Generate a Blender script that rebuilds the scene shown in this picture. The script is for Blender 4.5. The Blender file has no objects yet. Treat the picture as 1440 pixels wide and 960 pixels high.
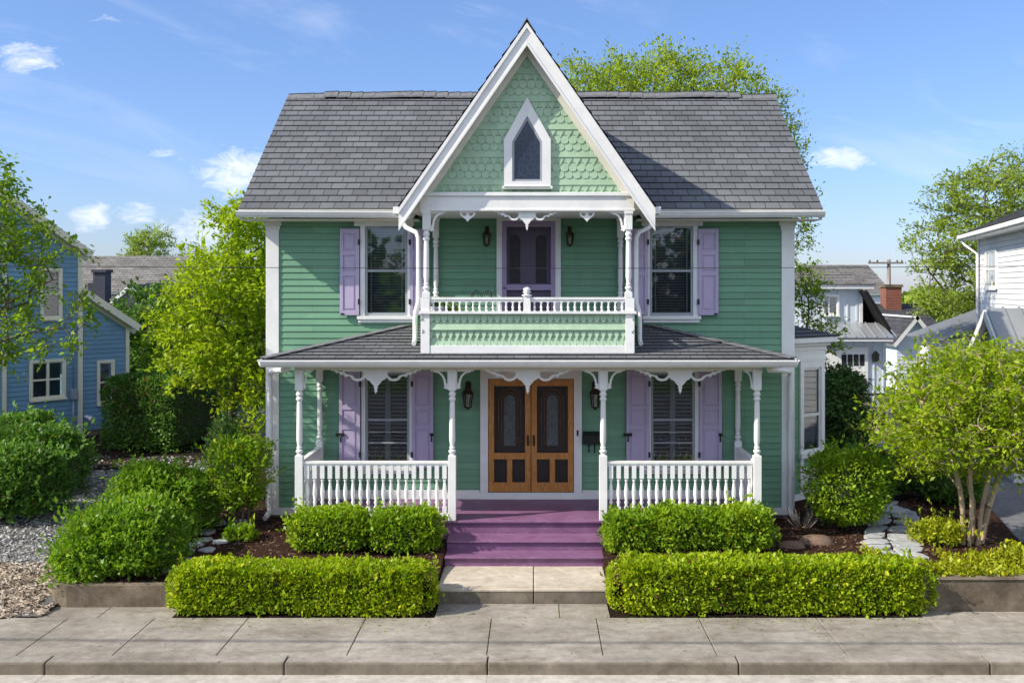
import bpy, math, random
import numpy as np
from mathutils import Vector, Matrix

random.seed(7)
C = bpy.context.scene.collection
S = bpy.context.scene
CAMZ, FPX, VX, VY = 4.66, 1500.0, 752.0, 405.0      # eye height (m), focal length / principal point in px of a 1440 px wide frame

# ------------------------------------------------------------------ helpers
def W(px, py, Y):
    """point at depth Y seen at photo pixel (px,py) - used only to measure real sizes"""
    return Vector(((px - VX) * Y / FPX, Y, CAMZ - (py - VY) * Y / FPX))

def tag(o, label=None, cat=None, group=None, kind=None):
    if label: o['label'] = label
    if cat: o['category'] = cat
    if group: o['group'] = group
    if kind: o['kind'] = kind
    return o

def thing(name, loc, label, cat, group=None):
    o = bpy.data.objects.new(name, None)
    o.empty_display_size = .2
    o.location = loc
    C.objects.link(o)
    return tag(o, label, cat, group)

def attach(o, parent):
    if parent is not None:
        o.parent = parent
        if parent.type == 'EMPTY':
            o.matrix_parent_inverse = Matrix.Translation(-Vector(parent.location))

class Fr:
    """local frame: a along u, b outward along n, c up"""
    def __init__(s, O, u, n):
        s.O, s.u, s.n = Vector(O), Vector(u).normalized(), Vector(n).normalized()
    def __call__(s, a, b, c):
        return s.O + s.u * a + s.n * b + Vector((0, 0, c))

class MB:
    def __init__(s):
        s.v, s.f, s.uv, s.sm = [], [], [], []
    def face(s, pts, uv=None, smooth=False):
        b = len(s.v)
        s.v += [tuple(p) for p in pts]
        s.f.append(tuple(range(b, b + len(pts))))
        s.uv.append(uv)
        s.sm.append(smooth)
    def raw(s, vs, fs, smooth=False):
        b = len(s.v)
        s.v += [tuple(p) for p in vs]
        for f in fs:
            s.f.append(tuple(b + i for i in f)); s.uv.append(None); s.sm.append(smooth)
    def box8(s, p):
        s.raw(p, [(0, 3, 2, 1), (4, 5, 6, 7), (0, 1, 5, 4), (1, 2, 6, 5), (2, 3, 7, 6), (3, 0, 4, 7)])
    def box(s, x0, x1, y0, y1, z0, z1):
        s.box8([(x0, y0, z0), (x1, y0, z0), (x1, y1, z0), (x0, y1, z0), (x0, y0, z1), (x1, y0, z1), (x1, y1, z1), (x0, y1, z1)])
    def fbox(s, F, a0, a1, b0, b1, c0, c1):
        s.box8([F(a0, b0, c0), F(a1, b0, c0), F(a1, b1, c0), F(a0, b1, c0), F(a0, b0, c1), F(a1, b0, c1), F(a1, b1, c1), F(a0, b1, c1)])
    def bar(s, p, q, w, h, up=(0, 0, 1)):
        p, q = Vector(p), Vector(q)
        d = (q - p).normalized()
        sd = d.cross(Vector(up))
        if sd.length < 1e-4: sd = Vector((1, 0, 0))
        sd.normalize()
        u = sd.cross(d)
        sd *= w / 2; u *= h / 2
        s.box8([p - sd - u, p + sd - u, q + sd - u, q - sd - u, p - sd + u, p + sd + u, q + sd + u, q - sd + u])
    def tube(s, pts, rad, n=8, caps=True, smooth=True):
        pts = [Vector(p) for p in pts]
        if not hasattr(rad, '__len__'): rad = [rad] * len(pts)
        b = len(s.v)
        t0 = (pts[1] - pts[0]).normalized()
        a = t0.orthogonal().normalized()
        for i, p in enumerate(pts):
            t = (pts[min(i + 1, len(pts) - 1)] - pts[max(i - 1, 0)]).normalized()
            a = (a - t * a.dot(t))
            if a.length < 1e-5: a = t.orthogonal()
            a.normalize()
            c = t.cross(a)
            for k in range(n):
                w = 2 * math.pi * k / n
                s.v.append(tuple(p + (a * math.cos(w) + c * math.sin(w)) * rad[i]))
        for i in range(len(pts) - 1):
            for k in range(n):
                k2 = (k + 1) % n
                s.f.append((b + i * n + k, b + i * n + k2, b + (i + 1) * n + k2, b + (i + 1) * n + k)); s.uv.append(None); s.sm.append(smooth)
        if caps:
            s.f.append(tuple(b + k for k in reversed(range(n)))); s.uv.append(None); s.sm.append(False)
            s.f.append(tuple(b + (len(pts) - 1) * n + k for k in range(n))); s.uv.append(None); s.sm.append(False)
    def lathe(s, x, y, prof, n=12, smooth=True):
        b = len(s.v)
        for r, z in prof:
            for k in range(n):
                w = 2 * math.pi * k / n
                s.v.append((x + r * math.cos(w), y + r * math.sin(w), z))
        for i in range(len(prof) - 1):
            for k in range(n):
                k2 = (k + 1) % n
                s.f.append((b + i * n + k, b + i * n + k2, b + (i + 1) * n + k2, b + (i + 1) * n + k)); s.uv.append(None); s.sm.append(smooth)
        s.f.append(tuple(b + k for k in reversed(range(n)))); s.uv.append(None); s.sm.append(False)
        s.f.append(tuple(b + (len(prof) - 1) * n + k for k in range(n))); s.uv.append(None); s.sm.append(False)
    def prism(s, F, poly, b0, b1):
        """convex or near-convex polygon in (a,c) of frame F, extruded from b0 to b1"""
        n = len(poly)
        vs = [F(a, b0, c) for a, c in poly] + [F(a, b1, c) for a, c in poly]
        fs = [tuple(range(n)), tuple(reversed(range(n, 2 * n)))] + [(i, (i + 1) % n, n + (i + 1) % n, n + i) for i in range(n)]
        s.raw(vs, fs)
    def ngon_slab(s, poly, z0, z1):
        n = len(poly)
        vs = [(x, y, z0) for x, y in poly] + [(x, y, z1) for x, y in poly]
        s.raw(vs, [tuple(reversed(range(n))), tuple(range(n, 2 * n))] + [(i, (i + 1) % n, n + (i + 1) % n, n + i) for i in range(n)])
    def build(s, name, mat, parent=None, bevel=0, label=None):
        me = bpy.data.meshes.new(name)
        me.from_pydata(s.v, [], s.f)
        if any(u is not None for u in s.uv):
            l = me.uv_layers.new(name='UVMap')
            k = 0
            for f, u in zip(s.f, s.uv):
                for j in range(len(f)):
                    l.data[k].uv = u[j] if u else (0, 0)
                    k += 1
        me.polygons.foreach_set('use_smooth', s.sm)
        me.materials.append(mat)
        me.update()
        o = bpy.data.objects.new(name, me)
        C.objects.link(o)
        attach(o, parent)
        if bevel:
            m = o.modifiers.new('bevel', 'BEVEL'); m.width = bevel; m.segments = 2; m.limit_method = 'ANGLE'
        if label: o['label'] = label
        return o

def plate(polys, F, b0, b1, name, mat, parent, res=1):
    """flat sawn board with holes: 2-D outlines (a,c) -> filled, extruded mesh set in frame F"""
    cu = bpy.data.curves.new(name, 'CURVE')
    cu.dimensions = '2D'; cu.fill_mode = 'BOTH'; cu.extrude = abs(b1 - b0) / 2
    for pl in polys:
        sp = cu.splines.new('POLY'); sp.points.add(len(pl) - 1); sp.use_cyclic_u = True
        for i, (a, c) in enumerate(pl): sp.points[i].co = (a, c, 0, 1)
    t = bpy.data.objects.new(name, cu); C.objects.link(t)
    dg = bpy.context.evaluated_depsgraph_get()
    me = bpy.data.meshes.new_from_object(t.evaluated_get(dg))
    bpy.data.objects.remove(t); bpy.data.curves.remove(cu)
    bm_ = (b0 + b1) / 2
    for v in me.vertices:
        v.co = F(v.co.x, bm_ + v.co.z, v.co.y)
    me.materials.clear(); me.materials.append(mat)
    me.name = name
    o = bpy.data.objects.new(name, me); C.objects.link(o); attach(o, parent)
    return o

def dup(o, parent=None, offset=(0, 0, 0)):
    """linked copy of a part and its sub-parts, moved by offset"""
    c = o.copy(); C.objects.link(c)
    if parent is not None: c.parent = parent
    c.location = Vector(o.location) + Vector(offset)
    for ch in list(o.children):
        d = ch.copy(); C.objects.link(d); d.parent = c
    return c

def dup_thing(r, loc, label, rotz=0):
    c = r.copy(); C.objects.link(c); c.location = loc; c.rotation_euler = (0, 0, rotz)
    c['label'] = label
    for ch in list(r.children):
        d = ch.copy(); C.objects.link(d); d.parent = c
        for g in list(ch.children):
            e = g.copy(); C.objects.link(e); e.parent = d
    return c

# ------------------------------------------------------------------ materials
def nodes(name):
    m = bpy.data.materials.new(name); m.use_nodes = True
    nt = m.node_tree
    b = nt.nodes['Principled BSDF']
    return m, nt, b

def N(nt, typ, **kw):
    n = nt.nodes.new(typ)
    for k, v in kw.items():
        if hasattr(n, k): setattr(n, k, v)
        else: n.inputs[k].default_value = v
    return n

def noise(nt, vec, scale, detail=4, rough=.55, dist=0):
    n = nt.nodes.new('ShaderNodeTexNoise')
    n.inputs['Scale'].default_value = scale; n.inputs['Detail'].default_value = detail
    n.inputs['Roughness'].default_value = rough; n.inputs['Distortion'].default_value = dist
    if vec is not None: nt.links.new(vec, n.inputs['Vector'])
    return n.outputs['Fac']

def ramp(nt, fac, stops):
    r = nt.nodes.new('ShaderNodeValToRGB')
    e = r.color_ramp.elements
    while len(e) < len(stops): e.new(.5)
    for i, (p, c) in enumerate(stops):
        e[i].position = p
        e[i].color = (c, c, c, 1) if not hasattr(c, '__len__') else (*c, 1)
    nt.links.new(fac, r.inputs['Fac'])
    return r.outputs['Color']

def mix(nt, fac, a, b, mode='MIX'):
    n = nt.nodes.new('ShaderNodeMix'); n.data_type = 'RGBA'; n.blend_type = mode
    for s, v in ((n.inputs['Factor'], fac), (n.inputs['A'], a), (n.inputs['B'], b)):
        if hasattr(v, 'links'): nt.links.new(v, s)
        elif hasattr(v, '__len__'): s.default_value = (*v, 1)
        else: s.default_value = v
    return n.outputs['Result']

def coords(nt, kind='Object', scale=None):
    t = nt.nodes.new('ShaderNodeTexCoord')
    o = t.outputs[kind]
    if scale:
        mp = nt.nodes.new('ShaderNodeMapping'); mp.inputs['Scale'].default_value = scale
        nt.links.new(o, mp.inputs['Vector']); o = mp.outputs['Vector']
    return o

def bump(nt, b, h, strength=.3, dist=.01):
    n = nt.nodes.new('ShaderNodeBump'); n.inputs['Strength'].default_value = strength; n.inputs['Distance'].default_value = dist
    nt.links.new(h, n.inputs['Height']); nt.links.new(n.outputs['Normal'], b.inputs['Normal'])

def paint(name, col, rough=.45, var=.12, scale=3, spec=.4, grain=(1, 1, 1), dirt=.0, bmp=.05, metal=0, scuff=0):
    m, nt, b = nodes(name)
    v = coords(nt, 'Object', grain)
    f = noise(nt, v, scale, 6, .65)
    lo = tuple(c * (1 - var) for c in col); hi = tuple(min(c * (1 + var), .95) for c in col)
    c = ramp(nt, f, [(.3, lo), (.7, hi)])
    if dirt:
        d = noise(nt, v, 1.1, 8, .7)
        dm = ramp(nt, d, [(.52, 0.), (.75, dirt)])
        c = mix(nt, dm, c, tuple(x * .55 for x in col))
    if scuff:
        sc = noise(nt, coords(nt, 'Object', (3, 9, 9)), 2.4, 9, .78, .3)
        c = mix(nt, ramp(nt, sc, [(.53, 0.), (.68, scuff)]), c, (.42, .35, .36))
    nt.links.new(c, b.inputs['Base Color'])
    b.inputs['Roughness'].default_value = rough; b.inputs['Specular IOR Level'].default_value = spec; b.inputs['Metallic'].default_value = metal
    if bmp:
        bump(nt, b, noise(nt, v, scale * 14, 4, .6), bmp, .004)
    return m

def wood(name, c0, c1, grain=(6, 6, 1)):
    m, nt, b = nodes(name)
    v = coords(nt, 'Object', grain)
    f = noise(nt, v, 7, 6, .6, .4)
    nt.links.new(ramp(nt, f, [(.3, c0), (.7, c1)]), b.inputs['Base Color'])
    b.inputs['Roughness'].default_value = .35
    bump(nt, b, f, .1, .003)
    return m

def concrete(name, c0, c1, stain=.5, scale=1.0, tint=(.8, .72, .6)):
    m, nt, b = nodes(name)
    v = coords(nt, 'Object')
    big = noise(nt, v, .7 * scale, 6, .62, .3)
    streak = noise(nt, coords(nt, 'Object', (.8, 1.7, 1)), 1.4, 7, .7, .4)
    fine = noise(nt, v, 60, 5, .7)
    mid = noise(nt, v, 6 * scale, 6, .7)
    c = ramp(nt, big, [(.32, c0), (.66, c1)])
    c = mix(nt, ramp(nt, streak, [(.48, 0.), (.72, stain)]), c, tuple(x * .5 * t / .72 for x, t in zip(c0, tint)))
    c = mix(nt, .55, c, ramp(nt, mid, [(.3, .45), (.7, 1.2)]), 'MULTIPLY')
    c = mix(nt, .5, c, ramp(nt, fine, [(.3, .55), (.65, 1.2)]), 'MULTIPLY')
    # hairline cracks and gum / oil spots
    wv = N(nt, 'ShaderNodeTexNoise'); wv.inputs['Scale'].default_value = 3.; wv.inputs['Detail'].default_value = 6; nt.links.new(v, wv.inputs['Vector'])
    ma = N(nt, 'ShaderNodeVectorMath', operation='MULTIPLY_ADD'); ma.inputs[1].default_value = (.5, .5, .5)
    nt.links.new(wv.outputs['Color'], ma.inputs[0]); nt.links.new(v, ma.inputs[2])
    vc = nt.nodes.new('ShaderNodeTexVoronoi'); vc.feature = 'DISTANCE_TO_EDGE'; vc.inputs['Scale'].default_value = .55; nt.links.new(ma.outputs[0], vc.inputs['Vector'])
    ck = ramp(nt, vc.outputs['Distance'], [(.0, 1.), (.004, 0.)])
    ck = mix(nt, 1., ck, ramp(nt, noise(nt, v, .45, 2), [(.52, 0.), (.58, .45)]), 'MULTIPLY')
    c = mix(nt, ck, c, (.05, .042, .032))
    vs = nt.nodes.new('ShaderNodeTexVoronoi'); vs.inputs['Scale'].default_value = 2.6; nt.links.new(v, vs.inputs['Vector'])
    sp = ramp(nt, vs.outputs['Distance'], [(.05, .55), (.085, 0.)])
    c = mix(nt, sp, c, tuple(x * .35 for x in c0))
    nt.links.new(c, b.inputs['Base Color'])
    b.inputs['Roughness'].default_value = .9; b.inputs['Specular IOR Level'].default_value = .2
    bump(nt, b, fine, .35, .006)
    return m

def shingle(name, c0, c1, w, h, gap=(.012, .012, .014), mortar=.012):
    m, nt, b = nodes(name)
    uv = coords(nt, 'UV')
    # slight waviness of the courses
    nz = N(nt, 'ShaderNodeTexNoise'); nz.inputs['Scale'].default_value = 1.6
    nt.links.new(uv, nz.inputs['Vector'])
    ad = N(nt, 'ShaderNodeVectorMath', operation='MULTIPLY_ADD')
    ad.inputs[1].default_value = (.10, .0, 0)
    nt.links.new(nz.outputs['Color'], ad.inputs[0]); nt.links.new(uv, ad.inputs[2])
    br = nt.nodes.new('ShaderNodeTexBrick')
    nt.links.new(ad.outputs[0], br.inputs['Vector'])
    br.offset = .43; br.squash = 1.0
    for k, val in (('Scale', 1), ('Mortar Size', mortar), ('Mortar Smooth', .1), ('Bias', 0), ('Brick Width', w), ('Row Height', h)):
        br.inputs[k].default_value = val
    br.inputs['Color1'].default_value = (*c0, 1); br.inputs['Color2'].default_value = (*c1, 1); br.inputs['Mortar'].default_value = (*gap, 1)
    obj = coords(nt, 'Object')
    big = noise(nt, obj, .8, 5, .6)
    fine = noise(nt, obj, 70, 4, .7)
    c = mix(nt, .5, br.outputs['Color'], ramp(nt, big, [(.3, .6), (.7, 1.25)]), 'MULTIPLY')
    c = mix(nt, .6, c, ramp(nt, fine, [(.3, .5), (.7, 1.4)]), 'MULTIPLY')
    nt.links.new(c, b.inputs['Base Color'])
    b.inputs['Roughness'].default_value = .85; b.inputs['Specular IOR Level'].default_value = .25
    bump(nt, b, fine, .4, .006)
    return m

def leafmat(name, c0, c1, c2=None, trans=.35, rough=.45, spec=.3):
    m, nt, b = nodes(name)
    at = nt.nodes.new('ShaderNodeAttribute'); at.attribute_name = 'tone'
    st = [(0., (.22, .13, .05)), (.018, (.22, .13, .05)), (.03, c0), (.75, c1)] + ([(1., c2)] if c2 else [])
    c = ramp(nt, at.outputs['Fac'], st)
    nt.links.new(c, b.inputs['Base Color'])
    b.inputs['Roughness'].default_value = rough; b.inputs['Specular IOR Level'].default_value = spec
    tr = nt.nodes.new('ShaderNodeBsdfTranslucent')
    tc = mix(nt, 1., c, (1.13, 1.15, .5), 'MULTIPLY')
    nt.links.new(tc, tr.inputs['Color'])
    ms = nt.nodes.new('ShaderNodeMixShader'); ms.inputs[0].default_value = trans
    nt.links.new(b.outputs[0], ms.inputs[1]); nt.links.new(tr.outputs[0], ms.inputs[2])
    nt.links.new(ms.outputs[0], nt.nodes['Material Output'].inputs['Surface'])
    return m

def glass(name, tint=(.75, .8, .85), refl=1.0):
    m = bpy.data.materials.new(name); m.use_nodes = True
    nt = m.node_tree; nt.nodes.clear()
    out = nt.nodes.new('ShaderNodeOutputMaterial')
    tr = nt.nodes.new('ShaderNodeBsdfTransparent'); tr.inputs['Color'].default_value = (*tint, 1)
    gl = nt.nodes.new('ShaderNodeBsdfGlossy'); gl.inputs['Roughness'].default_value = .02
    gl.inputs['Color'].default_value = (.95 * refl, .97 * refl, refl, 1)
    bp = nt.nodes.new('ShaderNodeBump'); bp.inputs['Strength'].default_value = .04; bp.inputs['Distance'].default_value = .02
    nt.links.new(noise(nt, coords(nt, 'Object'), 2.2, 2), bp.inputs['Height'])
    nt.links.new(bp.outputs[0], gl.inputs['Normal'])
    fr = nt.nodes.new('ShaderNodeFresnel'); fr.inputs['IOR'].default_value = 2.1
    mx = nt.nodes.new('ShaderNodeMixShader')
    nt.links.new(fr.outputs[0], mx.inputs[0]); nt.links.new(tr.outputs[0], mx.inputs[1]); nt.links.new(gl.outputs[0], mx.inputs[2])
    nt.links.new(mx.outputs[0], out.inputs['Surface'])
    return m

def screenmat(name, open_=.35, col=(.02, .02, .022)):
    """fine insect screen: partly see-through dark mesh"""
    m, nt, b = nodes(name)
    b.inputs['Base Color'].default_value = (*col, 1); b.inputs['Roughness'].default_value = .6
    tr = nt.nodes.new('ShaderNodeBsdfTransparent')
    mx = nt.nodes.new('ShaderNodeMixShader'); mx.inputs[0].default_value = open_
    nt.links.new(b.outputs[0], mx.inputs[1]); nt.links.new(tr.outputs[0], mx.inputs[2])
    nt.links.new(mx.outputs[0], nt.nodes['Material Output'].inputs['Surface'])
    return m

def earth(name, c0, c1, c2, s1=9, s2=45, bmp=.8, d=.03):
    m, nt, b = nodes(name)
    v = coords(nt, 'Object')
    a = noise(nt, v, s1, 6, .7, .5); f = noise(nt, v, s2, 6, .75)
    big = noise(nt, v, .8, 4, .5)
    c = ramp(nt, f, [(.3, c0), (.55, c1), (.75, c2)])
    c = mix(nt, .7, c, ramp(nt, a, [(.3, .45), (.7, 1.3)]), 'MULTIPLY')
    c = mix(nt, .5, c, ramp(nt, big, [(.3, .6), (.7, 1.25)]), 'MULTIPLY')
    nt.links.new(c, b.inputs['Base Color'])
    b.inputs['Roughness'].default_value = .95; b.inputs['Specular IOR Level'].default_value = .1
    bump(nt, b, f, bmp, d)
    return m

M = {}
M['white'] = paint('white_paint', (.77, .77, .76), .42, .06, 3.2, dirt=.30)
M['yellowcream'] = paint('yellow_cream_trim', (.76, .72, .55), .45, .06, 2.5, dirt=.15)
M['cream'] = paint('cream_paint', (.74, .71, .62), .45, .06, 2.5, dirt=.2)
def clapboards(name, col, z0, ex, wid=3.4, var=.09):
    m, nt, b = nodes(name)
    v = coords(nt, 'Object')
    sp = nt.nodes.new('ShaderNodeSeparateXYZ'); nt.links.new(v, sp.inputs[0])
    cb = nt.nodes.new('ShaderNodeCombineXYZ')
    ad = nt.nodes.new('ShaderNodeMath'); ad.inputs[1].default_value = -z0; nt.links.new(sp.outputs[2], ad.inputs[0])
    ax = nt.nodes.new('ShaderNodeMath'); nt.links.new(sp.outputs[0], ax.inputs[0]); nt.links.new(sp.outputs[1], ax.inputs[1])
    nt.links.new(ax.outputs[0], cb.inputs[0]); nt.links.new(ad.outputs[0], cb.inputs[1])
    br = nt.nodes.new('ShaderNodeTexBrick'); nt.links.new(cb.outputs[0], br.inputs['Vector'])
    br.offset = .37; br.offset_frequency = 3
    for k, val in (('Scale', 1), ('Mortar Size', .0022), ('Mortar Smooth', .0), ('Bias', 0), ('Brick Width', wid), ('Row Height', ex)): br.inputs[k].default_value = val
    br.inputs['Color1'].default_value = (*[c * (1 - var) for c in col], 1); br.inputs['Color2'].default_value = (*[c * (1 + var) for c in col], 1)
    br.inputs['Mortar'].default_value = (*[c * .45 for c in col], 1)
    fade = noise(nt, v, .55, 5, .6)
    run_ = noise(nt, coords(nt, 'Object', (7, 7, .5)), 1.0, 6, .7)
    grime = noise(nt, v, 3.5, 8, .75)
    c = mix(nt, .6, br.outputs['Color'], ramp(nt, fade, [(.3, .86), (.7, 1.12)]), 'MULTIPLY')
    c = mix(nt, ramp(nt, run_, [(.55, 0.), (.8, .35)]), c, tuple(x * .6 for x in col))
    c = mix(nt, ramp(nt, grime, [(.60, 0.), (.78, .3)]), c, tuple(min(.8, x * 1.5 + .04) for x in col))
    nt.links.new(c, b.inputs['Base Color'])
    b.inputs['Roughness'].default_value = .55; b.inputs['Specular IOR Level'].default_value = .35
    bump(nt, b, noise(nt, coords(nt, 'Object', (2, 2, 30)), 4, 4, .6), .08, .004)
    return m
M['green'] = clapboards('jade_clapboard', (.15, .315, .20), .56, .122)
M['mint'] = paint('mint_shingles', (.35, .50, .345), .5, .12, 5, dirt=.15)
M['lilac'] = paint('lilac_paint', (.45, .385, .545), .45, .07, 3, dirt=.12)
M['purple'] = paint('plum_floor_paint', (.19, .087, .18), .5, .2, 3.2, dirt=.5, scuff=.35)
M['plumdoor'] = paint('violet_door_paint', (.34, .265, .43), .45, .08, 3)
M['oak'] = wood('varnished_oak', (.31, .115, .024), (.60, .27, .07))
M['screen'] = screenmat('insect_screen', .55)
M['blackmetal'] = paint('black_iron', (.012, .012, .013), .45, .2, 20)
M['bronze'] = paint('aged_bronze', (.055, .03, .018), .4, .3, 20, metal=.6)
M['glass'] = glass('window_glass', (.82, .85, .88))
M['lampglass'] = glass('lantern_glass', (.8, .78, .7))
M['storm'] = paint('grey_storm_sash', (.30, .33, .36), .4, .05)
M['blind'] = paint('white_blind', (.50, .53, .56), .5, .06)
M['dark_room'] = paint('dark_room', (.02, .02, .022), .9, .1)
M['roof'] = shingle('grey_roof_shingles', (.114, .121, .131), (.152, .161, .173), .27, .235, (.045, .046, .05), .008)
M['roof_porch'] = shingle('porch_roof_shingles', (.113, .12, .13), (.15, .16, .172), .27, .21, (.045, .046, .05), .008)
M['ridge'] = paint('ridge_shingles', (.145, .15, .157), .85, .3, 12)
M['roof_edge'] = paint('dark_drip_edge', (.03, .03, .034), .7, .2)
M['walk'] = concrete('sidewalk_concrete', (.25, .225, .185), (.40, .365, .31), .7)
M['landing'] = concrete('landing_concrete', (.46, .40, .32), (.62, .55, .44), .3)
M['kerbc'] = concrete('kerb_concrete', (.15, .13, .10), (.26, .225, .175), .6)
M['oldwall'] = concrete('old_wall_concrete', (.11, .09, .065), (.27, .22, .16), .7, 2)
M['gutterc'] = concrete('gutter_concrete', (.43, .40, .345), (.54, .505, .44), .4)
M['asphalt'] = earth('asphalt', (.05, .05, .052), (.075, .075, .077), (.11, .11, .112), 2, 90, .3, .01)
M['driveway'] = concrete('driveway_surface', (.13, .135, .145), (.19, .195, .205), .3)
M['mulch'] = earth('bark_mulch', (.018, .009, .006), (.065, .032, .02), (.14, .075, .05), 7, 38, 1., .05)
M['soil'] = earth('dark_soil', (.015, .01, .007), (.04, .025, .016), (.07, .045, .03), 9, 40, 1., .04)
M['gravel'] = earth('grey_gravel', (.09, .085, .08), (.22, .21, .2), (.42, .4, .37), 12, 42, 1., .05)
M['lawn'] = earth('rough_lawn', (.02, .035, .01), (.05, .08, .02), (.09, .12, .04), 3, 30, .8, .05)
M['flag'] = concrete('flagstone', (.33, .35, .37), (.50, .51, .51), .3, 3)
M['rock'] = concrete('brown_rock', (.13, .085, .06), (.22, .15, .11), .3, 4)
M['bluesiding'] = clapboards('blue_clapboard', (.16, .30, .42), .55, .13)
M['whitesiding'] = clapboards('white_clapboard', (.70, .71, .72), .3, .15, 3.4, .04)
M['paleblue'] = paint('pale_board_siding', (.62, .68, .74), .5, .05, 2)
M['brick'] = None
M['bark_pale'] = paint('smooth_pale_bark', (.40, .30, .20), .7, .35, 5, grain=(1, 1, .3), bmp=.3)
M['bark'] = paint('grey_bark', (.11, .085, .06), .85, .35, 9, grain=(1, 1, .25), bmp=.6)
M['twig'] = paint('shrub_twigs', (.045, .06, .018), .9, .5, 22)
M['metalroof'] = paint('standing_seam_metal', (.40, .42, .44), .35, .05, metal=.5)
M['terracotta'] = paint('terracotta', (.42, .15, .07), .7, .15, 6)
M['farroof'] = shingle('weathered_far_roof', (.165, .155, .145), (.25, .238, .225), .5, .3)
M['darkroof'] = shingle('dark_far_roof', (.05, .052, .06), (.09, .09, .1), .4, .22)
M['wire'] = paint('wire_black', (.02, .02, .02), .6, .1)
M['pole'] = wood('weathered_pole', (.14, .11, .09), (.26, .22, .19))

def brickmat():
    m, nt, b = nodes('red_brick')
    br = nt.nodes.new('ShaderNodeTexBrick')
    nt.links.new(coords(nt, 'UV'), br.inputs['Vector'])
    for k, v in (('Scale', 1), ('Mortar Size', .008), ('Brick Width', .24), ('Row Height', .08)): br.inputs[k].default_value = v
    br.inputs['Color1'].default_value = (.16, .038, .018, 1); br.inputs['Color2'].default_value = (.24, .06, .028, 1); br.inputs['Mortar'].default_value = (.22, .17, .14, 1)
    nt.links.new(br.outputs['Color'], b.inputs['Base Color']); b.inputs['Roughness'].default_value = .9
    return m
M['brick'] = brickmat()

L = {}
L['hedge'] = leafmat('leaf_golden_privet', (.16, .285, .010), (.39, .50, .015), (.62, .63, .03), .42)
L['box'] = leafmat('leaf_boxwood', (.10, .225, .014), (.28, .43, .02), (.46, .54, .04), .42)
L['spread'] = leafmat('leaf_spreading_shrub', (.08, .20, .014), (.22, .38, .024), (.38, .50, .05), .42)
L['dark'] = leafmat('leaf_dark_evergreen', (.055, .14, .022), (.13, .27, .04), (.24, .38, .08), .38)
L['conif'] = leafmat('leaf_conifer', (.03, .08, .02), (.08, .17, .03), None, .2)
L['tree'] = leafmat('leaf_spring_tree', (.19, .31, .014), (.42, .54, .025), (.60, .63, .05), .52)
L['tree2'] = leafmat('leaf_side_tree', (.11, .22, .02), (.28, .42, .03), (.44, .52, .06), .5)
L['back'] = leafmat('leaf_back_tree', (.19, .30, .025), (.38, .50, .045), (.52, .42, .08), .48)
L['far'] = leafmat('leaf_far_tree', (.19, .27, .045), (.36, .47, .07), (.46, .55, .12), .48)
L['cover'] = leafmat('leaf_groundcover', (.2, .27, .012), (.42, .45, .02), (.55, .52, .03), .35)

# ------------------------------------------------------------------ foliage
def leaf_object(name, P, D, Nn, size, mat, parent, seed, aspect=.5, tone=None, fold=.18):
    rng = np.random.default_rng(seed)
    n = len(P)
    D = D / (np.linalg.norm(D, axis=1, keepdims=True) + 1e-9)
    Sd = np.cross(D, Nn); Sd /= (np.linalg.norm(Sd, axis=1, keepdims=True) + 1e-9)
    Up = np.cross(Sd, D)
    sz = size * (0.45 + 1.1 * rng.random((n, 1)) ** 1.3)
    w = sz * aspect * .5
    V = np.empty((n, 4, 3))
    V[:, 0] = P
    V[:, 1] = P + D * sz * .48 + Sd * w + Up * sz * fold
    V[:, 2] = P + D * sz
    V[:, 3] = P + D * sz * .48 - Sd * w + Up * sz * fold
    me = bpy.data.meshes.new(name)
    me.vertices.add(n * 4); me.vertices.foreach_set('co', V.astype(np.float32).ravel())
    me.loops.add(n * 4); me.loops.foreach_set('vertex_index', np.arange(n * 4, dtype=np.int32))
    me.polygons.add(n); me.polygons.foreach_set('loop_start', np.arange(0, n * 4, 4, dtype=np.int32))
    me.update(calc_edges=True)
    a = me.attributes.new('tone', 'FLOAT', 'FACE')
    t = rng.random(n) if tone is None else np.clip(tone + .35 * (rng.random(n) - .5), 0, 1)
    a.data.foreach_set('value', t.astype(np.float32))
    me.materials.append(mat)
    o = bpy.data.objects.new(name, me); C.objects.link(o); attach(o, parent)
    return o

def lump(P, rng, k=2.5, n=9):
    out = np.zeros(len(P))
    for _ in range(n):
        d = rng.normal(size=3); d /= np.linalg.norm(d)
        out += np.sin(P @ d * k * (.6 + 1.4 * rng.random()) + rng.random() * 6.28)
    return out / math.sqrt(n)

def box_sample(n, r, rng, bottom=True):
    """points on the surface of a box with half sizes r, in unit cube coords"""
    ar = np.array([r[1] * r[2], r[1] * r[2], r[0] * r[2], r[0] * r[2], r[0] * r[1], r[0] * r[1] * (1 if bottom else .0)])
    f = rng.choice(6, n, p=ar / ar.sum())
    q = rng.random((n, 3)) * 2 - 1
    ax = f // 2
    q[np.arange(n), ax] = np.where(f % 2 == 0, 1, -1)
    sel = f == 4
    q[sel, 2] = 1
    return q

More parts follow.
